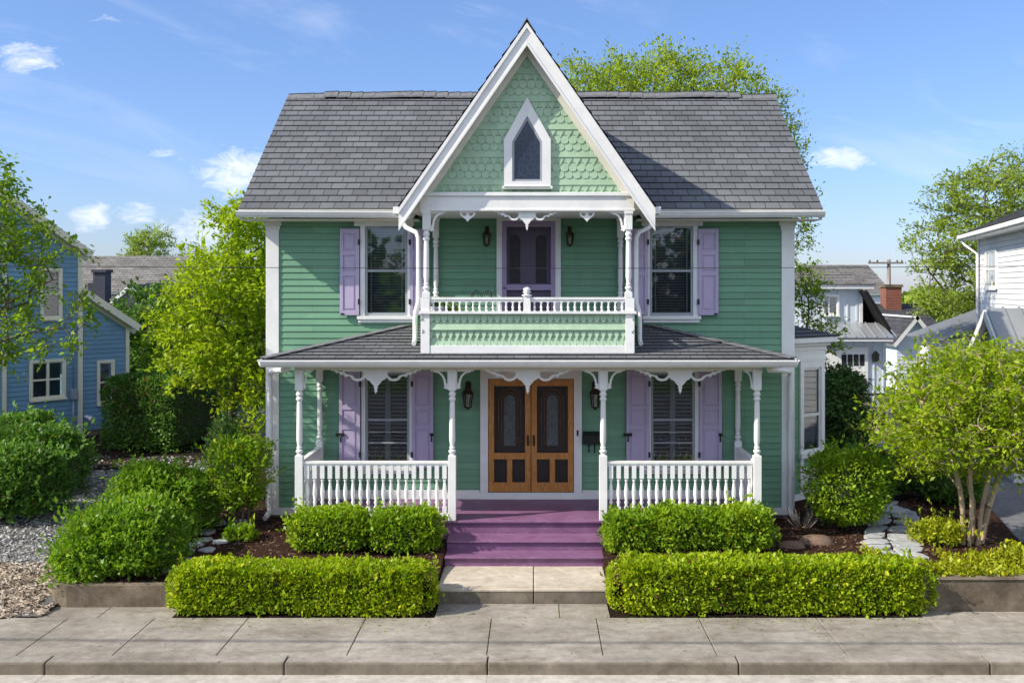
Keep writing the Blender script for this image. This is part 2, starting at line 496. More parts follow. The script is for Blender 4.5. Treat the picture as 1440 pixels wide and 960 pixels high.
def shrub(name, label, cat, c, r, n, leaf, mat, p=2.3, amp=.10, k=2.6, seed=1, group=None, depth=.28, core=.80, aspect=.5, rotz=0, up=.45, stems=0, base=None, sprig=.22, splen=.16):
    """leafy shrub or hedge: lumpy super-ellipsoid shell of folded leaves over a twig mass"""
    rng = np.random.default_rng(seed)
    c = np.array(c, float); r = np.array(r, float)
    t = thing(name, (c[0], c[1], c[2] - r[2] if base is None else base), label, cat, group)
    cz, sz_ = math.cos(rotz), math.sin(rotz)
    R = np.array([[cz, -sz_, 0], [sz_, cz, 0], [0, 0, 1]])
    ph = np.random.default_rng(seed + 500)
    def surf(q, sc):
        q = q / (np.sum(np.abs(q) ** p, axis=1, keepdims=True) ** (1 / p))
        s = q * r
        rr = np.random.default_rng(seed + 900)
        bumpv = lump(s, rr, k) * amp + lump(s, rr, k * 3.1) * amp * .4
        nn = q / r; nn /= np.linalg.norm(nn, axis=1, keepdims=True)
        return s * sc + nn * bumpv[:, None] * min(r) , nn, bumpv
    q = box_sample(n, r, rng, bottom=(stems > 0))
    s, nn, bv = surf(q, 1.0)
    dp = (rng.random(n) ** 1.7) * depth * min(r)
    s = s - nn * dp[:, None]
    # sprigs: short shoots standing out of the surface
    nsp = int(n * sprig / 9)
    if nsp:
        idx = rng.choice(n, nsp); tgt = rng.choice(n, (nsp, 9))
        sd = nn[idx] + rng.normal(size=(nsp, 3)) * .45 + np.array([0, 0, .35])
        ln = splen * (.4 + rng.random((nsp, 1)))
        for j in range(9):
            s[tgt[:, j]] = s[idx] + sd * ln * (j + 1) / 9 + rng.normal(size=(nsp, 3)) * leaf * .15
            nn[tgt[:, j]] = sd * .5 + rng.normal(size=(nsp, 3)) * .5
    D = nn * .8 + rng.normal(size=(n, 3)) * .6 + np.array([0, 0, up])
    Nn = nn * .6 + np.array([0, 0, .7]) + rng.normal(size=(n, 3)) * .45
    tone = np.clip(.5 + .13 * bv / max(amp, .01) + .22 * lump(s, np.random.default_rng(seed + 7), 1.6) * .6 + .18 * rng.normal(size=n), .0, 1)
    P = s @ R.T + c; D = D @ R.T; Nn = Nn @ R.T
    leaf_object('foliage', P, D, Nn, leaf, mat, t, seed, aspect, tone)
    # twig mass
    g = 14
    mb = MB()
    for ax in range(3):
        for sg in (1, -1):
            uu = np.linspace(-1, 1, g)
            A, B = np.meshgrid(uu, uu)
            q = np.empty((g * g, 3)); q[:, ax] = sg
            q[:, (ax + 1) % 3] = A.ravel(); q[:, (ax + 2) % 3] = B.ravel()
            s, _, _ = surf(q, core)
            s = s @ R.T + c
            fs = [(i * g + j, i * g + j + 1, (i + 1) * g + j + 1, (i + 1) * g + j) for i in range(g - 1) for j in range(g - 1)]
            mb.raw(s.tolist(), fs)
    mb.build('twig_mass', M['twig'], t)
    if stems:
        mb = MB()
        b0 = base if base is not None else c[2] - r[2]
        for i in range(stems):
            a = 6.28 * i / stems + rng.random()
            x0, y0 = c[0] + .12 * math.cos(a), c[1] + .12 * math.sin(a)
            x1, y1 = c[0] + .6 * r[0] * math.cos(a), c[1] + .6 * r[1] * math.sin(a)
            mb.tube([(x0, y0, b0 - .05), ((x0 * 2 + x1) / 3, (y0 * 2 + y1) / 3, b0 + .45 * (c[2] - b0)), (x1, y1, c[2])], [.022, .018, .01], 6)
        mb.build('stem', M['bark'], t)
    return t

def tree(name, label, cat, stems, blobs, ncl, lpc, leaf, lmat, bmat, seed, rt=.007, spread=.45, group=None, droop=0., aspect=.5, shell=.45, twigs=5, flat=.6, upw=.3, trunk_r=.1, expo=.42, keep=None):
    rng = np.random.default_rng(seed)
    t = thing(name, stems[0][0], label, cat, group)
    pos, par = [], []
    fixed = {}
    for st in stems:
        pts = [np.array(p, float) for p in st]
        prev = -1
        for i in range(len(pts) - 1):
            k = max(2, int(np.linalg.norm(pts[i + 1] - pts[i]) / .25))
            for j in range(k + (1 if i == len(pts) - 2 else 0)):
                q = pts[i] + (pts[i + 1] - pts[i]) * j / k
                if i or j: q = q + rng.normal(size=3) * .015
                pos.append(q); par.append(prev); prev = len(pos) - 1
    nst = len(pos)
    vol = np.array([b[3] * b[4] * b[5] for b in blobs]); vol = vol / vol.sum()
    cl = []
    tries = 0
    mind = .62 * spread
    while len(cl) < ncl and tries < ncl * 40:
        tries += 1
        b = blobs[rng.choice(len(blobs), p=vol)]
        d = rng.normal(size=3); d /= np.linalg.norm(d)
        rr = shell + (1 - shell) * rng.random() ** .6
        q = np.array(b[:3]) + d * np.array(b[3:6]) * rr
        if keep and not keep(q): continue
        if cl and min(np.linalg.norm(np.array(cl) - q, axis=1)) < mind: continue
        cl.append(q)
    cl = np.array(cl)
    stp = np.array(pos[:nst])
    dist = np.array([np.min(np.linalg.norm(stp - q, axis=1)) for q in cl])
    tips = []
    for ci in np.argsort(dist):
        q = cl[ci]
        A = np.array(pos)
        dv = q - A
        d = np.linalg.norm(dv, axis=1)
        cost = d + 1.2 * np.maximum(0, A[:, 2] - q[2] + .25 * d)
        j = int(np.argmin(cost))
        a = A[j]
        k = max(2, int(d[j] / .3))
        prev = j
        bend = rng.normal(size=3) * .08 * d[j]
        for i in range(1, k + 1):
            f = i / k
            p = a + (q - a) * f + bend * math.sin(math.pi * f) + np.array([0, 0, .10 * d[j]]) * math.sin(math.pi * f) + rng.normal(size=3) * .02
            pos.append(p); par.append(prev); prev = len(pos) - 1
        tips.append(prev)
    cnt = np.zeros(len(pos)); cnt[tips] += 1
    for i in range(len(pos) - 1, -1, -1):
        if par[i] >= 0: cnt[par[i]] += cnt[i]
    # nodes were appended parents-first, so one reverse pass accumulates
    rad = rt * np.maximum(cnt, .6) ** expo
    mb = MB()
    for i in range(len(pos)):
        if par[i] >= 0:
            ra, rb = rad[par[i]], rad[i]
            if par[i] < nst and i >= nst: ra = min(ra, rb * 1.6)
            mb.tube([pos[par[i]], pos[i]], [ra, rb], 5 if rb < .02 else 8, caps=False)
    # leaves on twigs
    P, D, T = [], [], []
    for q, ti in zip(cl[np.argsort(dist)], tips):
        out = q - np.array(pos[par[ti]]); out /= np.linalg.norm(out) + 1e-6
        tone = rng.random() * .5 + .25
        for _ in range(twigs):
            d = out * .6 + rng.normal(size=3) * .8; d[2] = d[2] * flat + upw * .5 - droop * .5
            d /= np.linalg.norm(d)
            ln = spread * (.5 + .8 * rng.random())
            k = max(2, lpc // twigs)
            e = q + d * ln + np.array([0, 0, -droop * .3 * ln])
            mb.tube([q, (q + e) / 2 + np.array([0, 0, .04 * ln]), e], [rt * .6, rt * .45, rt * .2], 3, caps=False)
            f = rng.random(k) ** .8
            pp = q + (e - q) * f[:, None] + rng.normal(size=(k, 3)) * spread * .16
            P.append(pp)
            D.append(d + rng.normal(size=(k, 3)) * .8 + np.array([0, 0, -droop]))
            T.append(np.full(k, tone))
    mb.build('trunk', bmat, t)
    P = np.concatenate(P); D = np.concatenate(D); T = np.concatenate(T)
    Nn = np.tile(np.array([0, 0, 1.]), (len(P), 1)) + rng.normal(size=(len(P), 3)) * .55
    leaf_object('crown', P, D, Nn, leaf, lmat, t, seed, aspect, T)
    return t

# ------------------------------------------------------------------ building helpers
def siding(mb, F, a0, a1, z0, z1, ex=.122, op=(), clip=None, prj=.016, b=0.0):
    """lapped clapboards in frame F with rectangular openings; clip(z)->(a_min,a_max)"""
    k = 0
    n = int(math.ceil((z1 - z0) / ex - 1e-6))
    for i in range(n):
        za, zb = z0 + i * ex, min(z0 + (i + 1) * ex, z1)
        cuts = sorted({za, zb} | {z for o in op for z in (o[2], o[3]) if za + 1e-4 < z < zb - 1e-4})
        for c0, c1 in zip(cuts, cuts[1:]):
            zm = (c0 + c1) / 2
            lo, hi = a0, a1
            if clip:
                l, h = clip(zm); lo, hi = max(lo, l), min(hi, h)
            iv = [(lo, hi)] if hi > lo else []
            for o in op:
                if o[2] < zm < o[3]:
                    nv = []
                    for p, q in iv:
                        if o[1] <= p or o[0] >= q: nv.append((p, q)); continue
                        if o[0] > p: nv.append((p, o[0]))
                        if o[1] < q: nv.append((o[1], q))
                    iv = nv
            y0 = b + prj * (1 - (c0 - za) / ex); y1 = b + prj * (1 - (c1 - za) / ex)
            for p, q in iv:
                mb.face([F(p, y0, c0), F(q, y0, c0), F(q, y1, c1), F(p, y1, c1)])
                if c0 == za:
                    mb.face([F(p, b, c0), F(q, b, c0), F(q, y0, c0), F(p, y0, c0)])

def roof_plane(mb, e0, e1, r0, r1, ex, prj=.018, wob=0.0, seed=0, sub=1, uoff=0.):
    """courses of shingles from eave e0-e1 up to r0-r1 (all Vectors), lapped geometry + metric UVs"""
    e0, e1, r0, r1 = map(Vector, (e0, e1, r0, r1))
    sl = (((r0 + r1) - (e0 + e1)) / 2).length
    u = (e1 - e0).normalized()
    nrm = u.cross(((r0 + r1) - (e0 + e1)) / 2).normalized()
    if nrm.z < 0: nrm = -nrm
    n = max(1, int(round(sl / ex)))
    rnd = random.Random(seed)
    for i in range(n):
        f0, f1 = i / n, (i + 1) / n
        a0, a1 = e0.lerp(r0, f0), e1.lerp(r1, f0)
        b0, b1 = e0.lerp(r0, f1), e1.lerp(r1, f1)
        lf = nrm * (prj + rnd.uniform(0, .004))
        o = uoff
        v0, v1 = i * ex + .001, (i + 1) * ex - .001
        ua0, ua1 = (a0 - e0).dot(u) + o, (a1 - e0).dot(u) + o
        ub0, ub1 = (b0 - e0).dot(u) + o, (b1 - e0).dot(u) + o
        mb.face([a0 + lf, a1 + lf, b1, b0], [(ua0, v0), (ua1, v0), (ub1, v1), (ub0, v1)])
        mb.face([a0, a1, a1 + lf, a0 + lf], [(ua0, v0), (ua1, v0), (ua1, v0), (ua0, v0)])

def slab(mb, quad, th):
    """thick slab below a quad"""
    q = [Vector(p) for p in quad]
    n = (q[1] - q[0]).cross(q[3] - q[0]).normalized()
    if n.z < 0: n = -n
    lo = [p - n * th for p in q]
    mb.raw(lo + q, [(0, 3, 2, 1), (4, 5, 6, 7), (0, 1, 5, 4), (1, 2, 6, 5), (2, 3, 7, 6), (3, 0, 4, 7)])

def simple_window(parent, F, a0, a1, z0, z1, fm, b=0.02, split=True, mull=0, trim=.07, horns=True, curtain=True, muntin=None):
    w = MB()
    w.fbox(F, a0 - trim, a0, b - .04, b + .035, z0 - trim, z1 + trim)
    w.fbox(F, a1, a1 + trim, b - .04, b + .035, z0 - trim, z1 + trim)
    w.fbox(F, a0, a1, b - .04, b + .032, z1, z1 + trim)
    w.fbox(F, a0 - trim * 1.2, a1 + trim * 1.2, b + .036, b + .07, z0 - trim - .03, z0 - trim + .02)
    w.fbox(F, a0, a1, b - .04, b + .032, z0 - trim, z0)
    o = w.build('window', fm, parent)
    g = MB(); g.face([F(a0, b - .02, z0), F(a1, b - .02, z0), F(a1, b - .02, z1), F(a0, b - .02, z1)])
    g.build('pane', M['glass'], o)
    s = MB()
    zs = (z0 + z1) / 2
    if split: s.fbox(F, a0, a1, b - .018, b + .012, zs - .025, zs + .025)
    for i in range(mull):
        am = a0 + (a1 - a0) * (i + 1) / (mull + 1)
        s.fbox(F, am - .035, am + .035, b - .018, b + .02, z0, z1)
    if muntin:
        for am in muntin: s.fbox(F, am - .012, am + .012, b - .018, b + .004, z0, z1)
    for e in (a0, a1 - .03): s.fbox(F, e, e + .03, b - .018, b + .01, z0, z1)
    s.fbox(F, a0 + .03, a1 - .03, b - .018, b + .01, z0, z0 + .035); s.fbox(F, a0 + .03, a1 - .03, b - .018, b + .01, z1 - .03, z1)
    s.build('sash', fm, o)
    r = MB(); r.face([F(a0 - .1, b - .3, z0 - .1), F(a1 + .1, b - .3, z0 - .1), F(a1 + .1, b - .3, z1 + .1), F(a0 - .1, b - .3, z1 + .1)])
    r.build('curtain', M['storm'] if curtain else M['dark_room'], o)
    return o

def fish_scale(mb, F, zt, zb, clip, w=.135, row=.117, b=.0, relief=.014, pattern=('flat', 'point', 'round', 'round'), phase=0):
    """rows of shaped shingles, top row first; each row overlaps the one beneath it"""
    n = int(math.ceil((zt - zb) / row))
    for i in range(n):
        z1 = zt - i * row          # nominal bottom of this course = z1 - row
        z0 = z1 - row
        kind = pattern[(i + phase) % len(pattern)]
        lo, hi = clip((z0 + z1) / 2)
        if hi - lo < .02: continue
        if kind == 'flat':
            y0 = b + relief * 1.3
            mb.raw([F(lo, b, z1 + .01), F(hi, b, z1 + .01), F(hi, y0, z0), F(lo, y0, z0), F(lo, b - .004, z0), F(hi, b - .004, z0)], [(0, 1, 2, 3), (3, 2, 5, 4)])
            continue
        k0 = int(math.floor(lo / w)) - 1
        k1 = int(math.ceil(hi / w)) + 1
        off = .5 * w if i % 2 else 0
        for k in range(k0, k1):
            am = k * w + off + w / 2
            if am < lo - w * .2 or am > hi + w * .2: continue
            hw = w / 2 * .965
            if kind == 'round':
                low = [(am + hw * math.cos(t), z0 + row * .42 - row * .52 * math.sin(t)) for t in [math.pi - math.pi * j / 8 for j in range(9)]]
            else:
                low = [(am - hw, z1 - row * .12), (am - hw * .10, z0 - row * .12), (am + hw * .10, z0 - row * .12), (am + hw, z1 - row * .12)]
            top = [(am + hw, z1 + row * .1), (am - hw, z1 + row * .1)]
            def dep(z): return b + relief * min(1, max(0, (z1 + row * .1 - z) / (row * 1.1))) + .001 * (k % 3)
            poly = low + top
            fr = [F(a, dep(z), z) for a, z in poly]
            bk = [F(a, dep(z) - relief * .85, z) for a, z in low]
            m = len(low)
            mb.raw(fr + bk, [tuple(range(len(poly)))] + [(j, j + 1, len(poly) + j + 1, len(poly) + j) for j in range(m - 1)])
        # backing behind the row
        mb.face([F(lo, b - .003, z0 - .02), F(hi, b - .003, z0 - .02), F(hi, b - .003, z1 + .02), F(lo, b - .003, z1 + .02)])

# ================================================================== GROUND
def sheet(name, xs, ys, zf, mat, kind='structure'):
    mb = MB()
    vs = [(x, y, zf(x, y)) for y in ys for x in xs]
    nx = len(xs)
    mb.raw(vs, [(j * nx + i, j * nx + i + 1, (j + 1) * nx + i + 1, (j + 1) * nx + i) for j in range(len(ys) - 1) for i in range(nx - 1)], smooth=True)
    o = mb.build(name, mat); o['kind'] = kind
    return o

def lin(a, b, n): return [a + (b - a) * i / n for i in range(n + 1)]
def interp(y, tab):
    for (y0, z0), (y1, z1) in zip(tab, tab[1:]):
        if y <= y1: return z0 + (z1 - z0) * max(0, (y - y0)) / (y1 - y0)
    return tab[-1][1]

sheet('ground', [-700, -60, -20, 0, 20, 60, 700], [-700, 0, 12, 14.5, 17, 24, 60, 900], lambda x, y: interp(y, [(-700, -.3), (14.5, -.3), (17, -.05), (24, .2), (900, .2)]), M['lawn'])
sheet('road', [-300, 300], [-9, 12.35], lambda x, y: -.152, M['asphalt'])
def gutter_strip():
    mb = MB()
    xs = [-300, -6.1, -3.12, -.59, 2.54, 5.67, 8.7, 300]
    for a, b in zip(xs, xs[1:]): mb.face([(a + .005, 12.3, -.147), (b - .005, 12.3, -.147), (b - .005, 13.27, -.147), (a + .005, 13.27, -.147)])
    mb.face([(-300, 12.3, -.150), (300, 12.3, -.150), (300, 13.27, -.150), (-300, 13.27, -.150)])
    mb.build('gutter', M['gutterc'])['kind'] = 'structure'
gutter_strip()
def kerb_():
    mb = MB()
    xs = [-60, -30, -15, -9.2, -6.1, -3.12, -.59, 2.54, 5.67, 8.7, 15, 30, 60]
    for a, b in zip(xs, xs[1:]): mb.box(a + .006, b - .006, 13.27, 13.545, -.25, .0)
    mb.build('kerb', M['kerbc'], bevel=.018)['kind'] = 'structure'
    kt = MB()
    for a, b in zip(xs, xs[1:]): kt.box(a + .012, b - .012, 13.30, 13.54, -.01, .004)
    mb = MB()
    xs = [-60, -30, -14.6, -12.8, -11.2, -9.7, -8.2, -6.59, -5.37, -4.05, -2.39, -.61, .87, 2.32, 3.98, 5.53, 7.1, 8.7, 10.2, 12, 30, 60]
    for a, b in zip(xs, xs[1:]): mb.box(a + .006, b - .006, 13.555, 15.1, -.2, .0)
    xs = [-7.05, -6.2, -5.14]
    for a, b in zip(xs, xs[1:]): mb.box(a + .004, b - .004, 15.11, 15.62, -.2, -.004)
    mb.box(-1.42, .35, 15.11, 15.78, -.2, -.004); mb.box(.36, 1.07, 15.11, 15.78, -.2, -.004)
    xs = [5.3, 6.6, 8.1]
    for a, b in zip(xs, xs[1:]): mb.box(a + .004, b - .004, 15.11, 15.4, -.2, -.004)
    for (v0, f0) in ((kt.v, kt.f),): mb.raw(v0, f0)
    mb.build('sidewalk', M['walk'], bevel=.008)['kind'] = 'structure'
    # soil seen in the joints
    mb = MB(); mb.face([(-60, 13.3, -.02), (60, 13.3, -.02), (60, 15.9, -.02), (-60, 15.9, -.02)])
    mb.build('soil', M['soil'])['kind'] = 'structure'
kerb_()

def bedz(x, y):
    z = interp(y, [(15.5, .26), (17.4, .39), (40, .41)])
    return z + .025 * math.sin(x * 2.1 + y * 1.3) + .02 * math.sin(x * 4.7 - y * 3.1)
def mulch_sheet():
    xs = lin(-7.1, -1.46, 34) + lin(1.10, 8.15, 42); ys = [15.68] + lin(15.8, 21.8, 36) + [24, 27, 32]
    mb = MB(); nx = len(xs)
    vs = [(x, y, bedz(x, y)) for y in ys for x in xs]
    fs = [(j * nx + i, j * nx + i + 1, (j + 1) * nx + i + 1, (j + 1) * nx + i) for j in range(len(ys) - 1) for i in range(nx - 1) if not (i == 34 and ys[j] < 18.1)]
    mb.raw(vs, fs, smooth=True)
    for x in (-1.46, 1.10):       # cut edge of the bed beside landing and steps
        for y0, y1 in zip(ys, ys[1:]):
            if y1 < 18.2: mb.face([(x, y0, -.1), (x, y1, -.1), (x, y1, bedz(x, y1)), (x, y0, bedz(x, y0))])
    mb.build('mulch_bed', M['mulch'])['kind'] = 'structure'
mulch_sheet()
def gravz(x, y): return .012 + interp(y, [(15.2, .0), (15.6, .03), (20, .17), (26, .36), (60, .36)]) + .01 * (1 + math.sin(x * 3 + y * 2)) * (y > 15.2)
sheet('gravel_drive', lin(-15, -7.0, 24), lin(15.12, 30, 50) + [34, 40], gravz, M['gravel'])
sheet('driveway', [8.1, 9, 10, 12, 16, 24], [13.56, 15.2, 16, 18, 22, 26, 32, 45], lambda x, y: interp(y, [(13.5, .012), (15.2, .03), (18, .3), (45, .4)]), M['driveway'])
# border earth between the bed and the right driveway follows the slanting drive edge
def border():
    mb = MB()
    L_ = [(8.0, 15.5), (8.0, 17), (8.3, 18.5), (9.0, 21.5), (9.9, 25)]
    for (x0, y0), (x1, y1) in zip(L_, L_[1:]):
        mb.face([(7.9, y0, bedz(7.9, y0) + .0), (x0, y0, bedz(x0, y0) + .01), (x1, y1, bedz(x1, y1) + .01), (7.9, y1, bedz(7.9, y1))])
        mb.face([(x0, y0, bedz(x0, y0) + .01), (x0 + .06, y0, -.1), (x1 + .06, y1, -.1), (x1, y1, bedz(x1, y1) + .01)])
    mb.build('soil', M['mulch'])['kind'] = 'structure'
border()
sheet('soil', lin(-5.12, -1.52, 12), lin(15.112, 15.6, 4), lambda x, y: .012 + .01 * math.sin(x * 7) * math.sin(y * 9 + x), M['soil'])
sheet('soil', lin(1.15, 5.5, 12), lin(15.112, 15.6, 4), lambda x, y: .012 + .01 * math.sin(x * 7) * math.sin(y * 9 + x), M['soil'])

sheet('soil', lin(-13.5, -8.3, 10), lin(25.2, 33, 12), lambda x, y: gravz(x, y) + .02 + .015 * math.sin(x * 3 + y), M['soil'])

def stones(name, x0, x1, y0, y1, n, zf, sz, cols, seed, keep=None, kind='stuff', flat=.35, elong=1.0):
    rng = random.Random(seed)
    mb = MB()
    for _ in range(n):
        x, y = rng.uniform(x0, x1), rng.uniform(y0, y1)
        if keep and not keep(x, y): continue
        z = zf(x, y)
        s = sz * rng.uniform(.5, 1.4); a = rng.uniform(0, 6.28)
        h = s * flat * rng.uniform(.6, 1.6)
        ca, sa = math.cos(a), math.sin(a)
        tl = rng.uniform(-.5, .5) * s; tl2 = rng.uniform(-.4, .4) * s
        def pt(u, v, w): return (x + u * ca - v * sa, y + u * sa + v * ca, z + w + u / s * tl + v / s * tl2 + .2 * h)
        e = s * elong; q = s * .55
        mb.raw([pt(-e, -q * .3, 0), pt(0, -q, 0), pt(e, .2 * q, 0), pt(.1 * s, q, 0), pt(-e * .4, -q * .2, h), pt(e * .5, 0, h * .8), pt(0, q * .5, h)],
               [(0, 1, 4), (1, 5, 4), (1, 2, 5), (2, 3, 6, 5), (3, 0, 4, 6), (4, 5, 6)])
    o = mb.build(name, cols); o['kind'] = kind
    return o
def stone_mat(name, stops):
    m, nt, b = nodes(name)
    v = coords(nt, 'Object')
    vo = nt.nodes.new('ShaderNodeTexVoronoi'); vo.inputs['Scale'].default_value = 18
    nt.links.new(v, vo.inputs['Vector'])
    sp = nt.nodes.new('ShaderNodeSeparateColor'); nt.links.new(vo.outputs['Color'], sp.inputs[0])
    nt.links.new(ramp(nt, sp.outputs[0], stops), b.inputs['Base Color'])
    b.inputs['Roughness'].default_value = .9
    return m
M['chips'] = stone_mat('gravel_chips', [(0, (.14, .135, .13)), (.5, (.3, .29, .28)), (1, (.46, .45, .42))])
M['tanchips'] = stone_mat('tan_stone_chips', [(0, (.07, .05, .035)), (.5, (.25, .19, .135)), (.85, (.38, .31, .23)), (1, (.52, .46, .38))])
M['barkchips'] = stone_mat('bark_chips', [(0, (.025, .012, .008)), (.5, (.09, .045, .028)), (1, (.2, .12, .08))])
stones('gravel', -12, -7.1, 17.2, 27, 9000, gravz, .045, M['chips'], 3)
stones('stone_chips', -10.4, -7.0, 14.7, 17.6, 9000, lambda x, y: max(.006, gravz(x, y)), .05, M['tanchips'], 4, flat=.3, elong=1.3, keep=lambda x, y: y > 14.74 + max(0, (x + 8.9)) * .22 + .06 * math.sin(x * 5) and (x < -7.26 or y < 15.56))
stones('bark_chips', -7.0, 8.0, 15.8, 21.5, 7000, bedz, .032, M['barkchips'], 5, flat=.3, elong=1.3, keep=lambda x, y: not (-4.15 < x < 3.95 and y > 17.9) and not (-1.5 < x < 1.2))

def flagpath(name, pts, seed):
    rng = random.Random(seed)
    mb = MB()
    for x, y, r in pts:
        n = rng.choice([6, 7, 8]); a0 = rng.uniform(0, 6)
        poly = [(x + r * rng.uniform(.8, 1.12) * math.cos(a0 + 6.283 * k / n), y + r * rng.uniform(.8, 1.12) * math.sin(a0 + 6.283 * k / n)) for k in range(n)]
        z = bedz(x, y)
        mb.ngon_slab(poly, z - .05, z + .022 + rng.uniform(0, .012))
    o = mb.build(name, M['flag'], bevel=.012); o['kind'] = 'structure'
def flag_grid(name, centre, y0, y1, rows, cols, wid, seed):
    rng = random.Random(seed); mb = MB()
    P = [[None] * (cols + 1) for _ in range(rows + 1)]
    for r in range(rows + 1):
        y = y0 + (y1 - y0) * r / rows
        for c in range(cols + 1):
            P[r][c] = (centre(y) + wid * (c / cols - .5) + rng.uniform(-.09, .09), y + rng.uniform(-.1, .1) + (.14 if c % 2 else -.06))
    for r in range(rows):
        for c in range(cols):
            q = [P[r][c], P[r][c + 1], P[r + 1][c + 1], P[r + 1][c]]
            mx, my = sum(p[0] for p in q) / 4, sum(p[1] for p in q) / 4
            q = [(mx + (x - mx) * .92, my + (y - my) * .80) for x, y in q]
            poly = []
            for i in range(4):           # knocked-off corners
                a, p, b = q[i - 1], q[i], q[(i + 1) % 4]
                f, g = rng.uniform(.1, .32), rng.uniform(.1, .32)
                poly += [(p[0] + (a[0] - p[0]) * f, p[1] + (a[1] - p[1]) * f), (p[0] + (b[0] - p[0]) * g, p[1] + (b[1] - p[1]) * g)]
            z = bedz(mx, my) + rng.uniform(0, .012)
            mb.ngon_slab(poly, z - .05, z + .03)
    o = mb.build(name, M['flag'], bevel=.01); o['kind'] = 'structure'
flag_grid('path', lambda y: 5.85 + .24 * (y - 17.05) + .1 * math.sin(y * 1.7), 16.8, 21.6, 11, 2, 1.0, 11)
lp = []
for i, y in enumerate([16.5, 16.9, 17.3, 17.75, 18.2, 18.7, 19.2]):
    lp += [(-5.62 + .05 * math.sin(i * 2.1) - .02 * i, y, .19), (-5.3 + .06 * math.cos(i * 1.7), y + .15, .15)]
flagpath('path', lp, 12)

def weeds():
    rng = np.random.default_rng(8); P = []
    for x, y0, y1, n in ((-.61, 13.56, 15.1, 90), (.35, 15.1, 15.75, 25), (.87, 14.4, 15.1, 20), (-2.39, 14.7, 15.1, 14)):
        for _ in range(n): P.append((x + rng.normal() * .006, rng.uniform(y0, y1), -.012))
    for _ in range(220): P.append((rng.uniform(-1.5, 5.6), 15.105 + abs(rng.normal()) * .012, -.008))
    P = np.array(P); n = len(P)
    o = leaf_object('weeds', P, rng.normal(size=(n, 3)) * .8 + np.array([0, 0, .5]), rng.normal(size=(n, 3)) + np.array([0, 0, 1]), .022, L['spread'], None, 8)
    tag(o, kind='stuff')
weeds()
def clippings():
    rng = np.random.default_rng(18); n = 170
    x = np.where(rng.random(n) < .5, rng.uniform(-5.2, -1.4, n), rng.uniform(1.1, 5.8, n)); y = 15.1 - np.abs(rng.normal(size=n)) * .35
    P = np.stack([x, y, np.full(n, .006)], 1)
    o = leaf_object('leaf_litter', P, rng.normal(size=(n, 3)) * np.array([1, 1, .08]), rng.normal(size=(n, 3)) * .15 + np.array([0, 0, 1]), .035, L['box'], None, 19)
    tag(o, kind='stuff')
clippings()
stones('litter', -7, 8, 13.6, 15.1, 260, lambda x, y: .001, .011, M['barkchips'], 15, flat=.3, keep=lambda x, y: random.Random(int(x * 991 + y * 7919)).random() < .35 + .6 * (y > 14.85))
# walls, landing
def retaining():
    mb = MB()
    pts = [(-5.0, 15.62), (-6.85, 15.6), (-7.05, 15.68), (-7.18, 15.85), (-7.22, 16.2), (-7.22, 17.2)]
    inn = [(-5.0, 15.82), (-6.8, 15.8), (-6.92, 15.86), (-7.0, 15.98), (-7.02, 16.2), (-7.02, 17.2)]
    for i in range(len(pts) - 1):
        a, b, c, d = pts[i], pts[i + 1], inn[i + 1], inn[i]
        mb.box8([(*a, -.2), (*b, -.2), (*c, -.2), (*d, -.2), (*a, .31), (*b, .31), (*c, .31), (*d, .31)])
    o = mb.build('retaining_wall', M['oldwall'])
    tag(o, 'low stained concrete retaining wall with rounded end beside the gravel drive', 'wall')
    mb = MB(); mb.box(5.0, 8.05, 15.42, 15.64, -.2, .44); mb.box(5.0, 8.08, 15.40, 15.66, .441, .465)
    o = mb.build('retaining_wall', M['oldwall'], bevel=.012)
    tag(o, 'low grey concrete retaining wall under the yellow groundcover beside the clipped hedge', 'wall')
retaining()
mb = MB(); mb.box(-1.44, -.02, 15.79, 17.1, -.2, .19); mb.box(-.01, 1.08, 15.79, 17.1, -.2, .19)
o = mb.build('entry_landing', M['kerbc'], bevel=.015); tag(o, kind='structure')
mb = MB(); mb.box(-1.45, -.02, 15.78, 17.1, .165, .212); mb.box(-.01, 1.09, 15.78, 17.1, .165, .21)
o = mb.build('entry_landing', M['landing'], bevel=.015)
tag(o, kind='structure')

# ================================================================== THE GREEN HOUSE
YW, YP, YB = 19.9, 18.1, 18.0
SW, SP, SB = FPX / YW, FPX / YP, FPX / YB
HX0, HX1 = -4.97, 4.80
HC = -.13
wx = lambda px: (px - VX) / SW
wz = lambda py: CAMZ - (py - VY) / SW
F = Fr((0, YW, 0), (1, 0, 0), (0, -1, 0))
house = thing('house', (HC, YW, .38), 'green two storey gabled house with lilac shutters and white fretwork porch', 'house')

UW = [(wx(513.5), wx(573.5)), (wx(913.5), wx(974.5))]      # upper window openings
LW = [(wx(514), wx(576)), (wx(915), wx(977))]
UZ, LZ = (wz(444), wz(318)), (wz(656), wz(524))
UD = (wx(706), wx(781), 3.72, wz(311))
LD = (wx(686.5), wx(807), .86, wz(532))
EAVE_Y, EAVE_Z = 19.32, 6.0
PITCH = .705
RIDGE_Y = 23.2
RIDGE_Z = EAVE_Z + PITCH * (RIDGE_Y - EAVE_Y)
BACK_Y = 2 * RIDGE_Y - YW

mb = MB()
ops = [(a, b, UZ[0], UZ[1]) for a, b in UW] + [(a, b, LZ[0], LZ[1]) for a, b in LW] + [UD, LD]
siding(mb, F, HX0 + .04, HX1 - .04, .56, 6.3, .122, ops)
wall = mb.build('front_wall', M['green'], house)
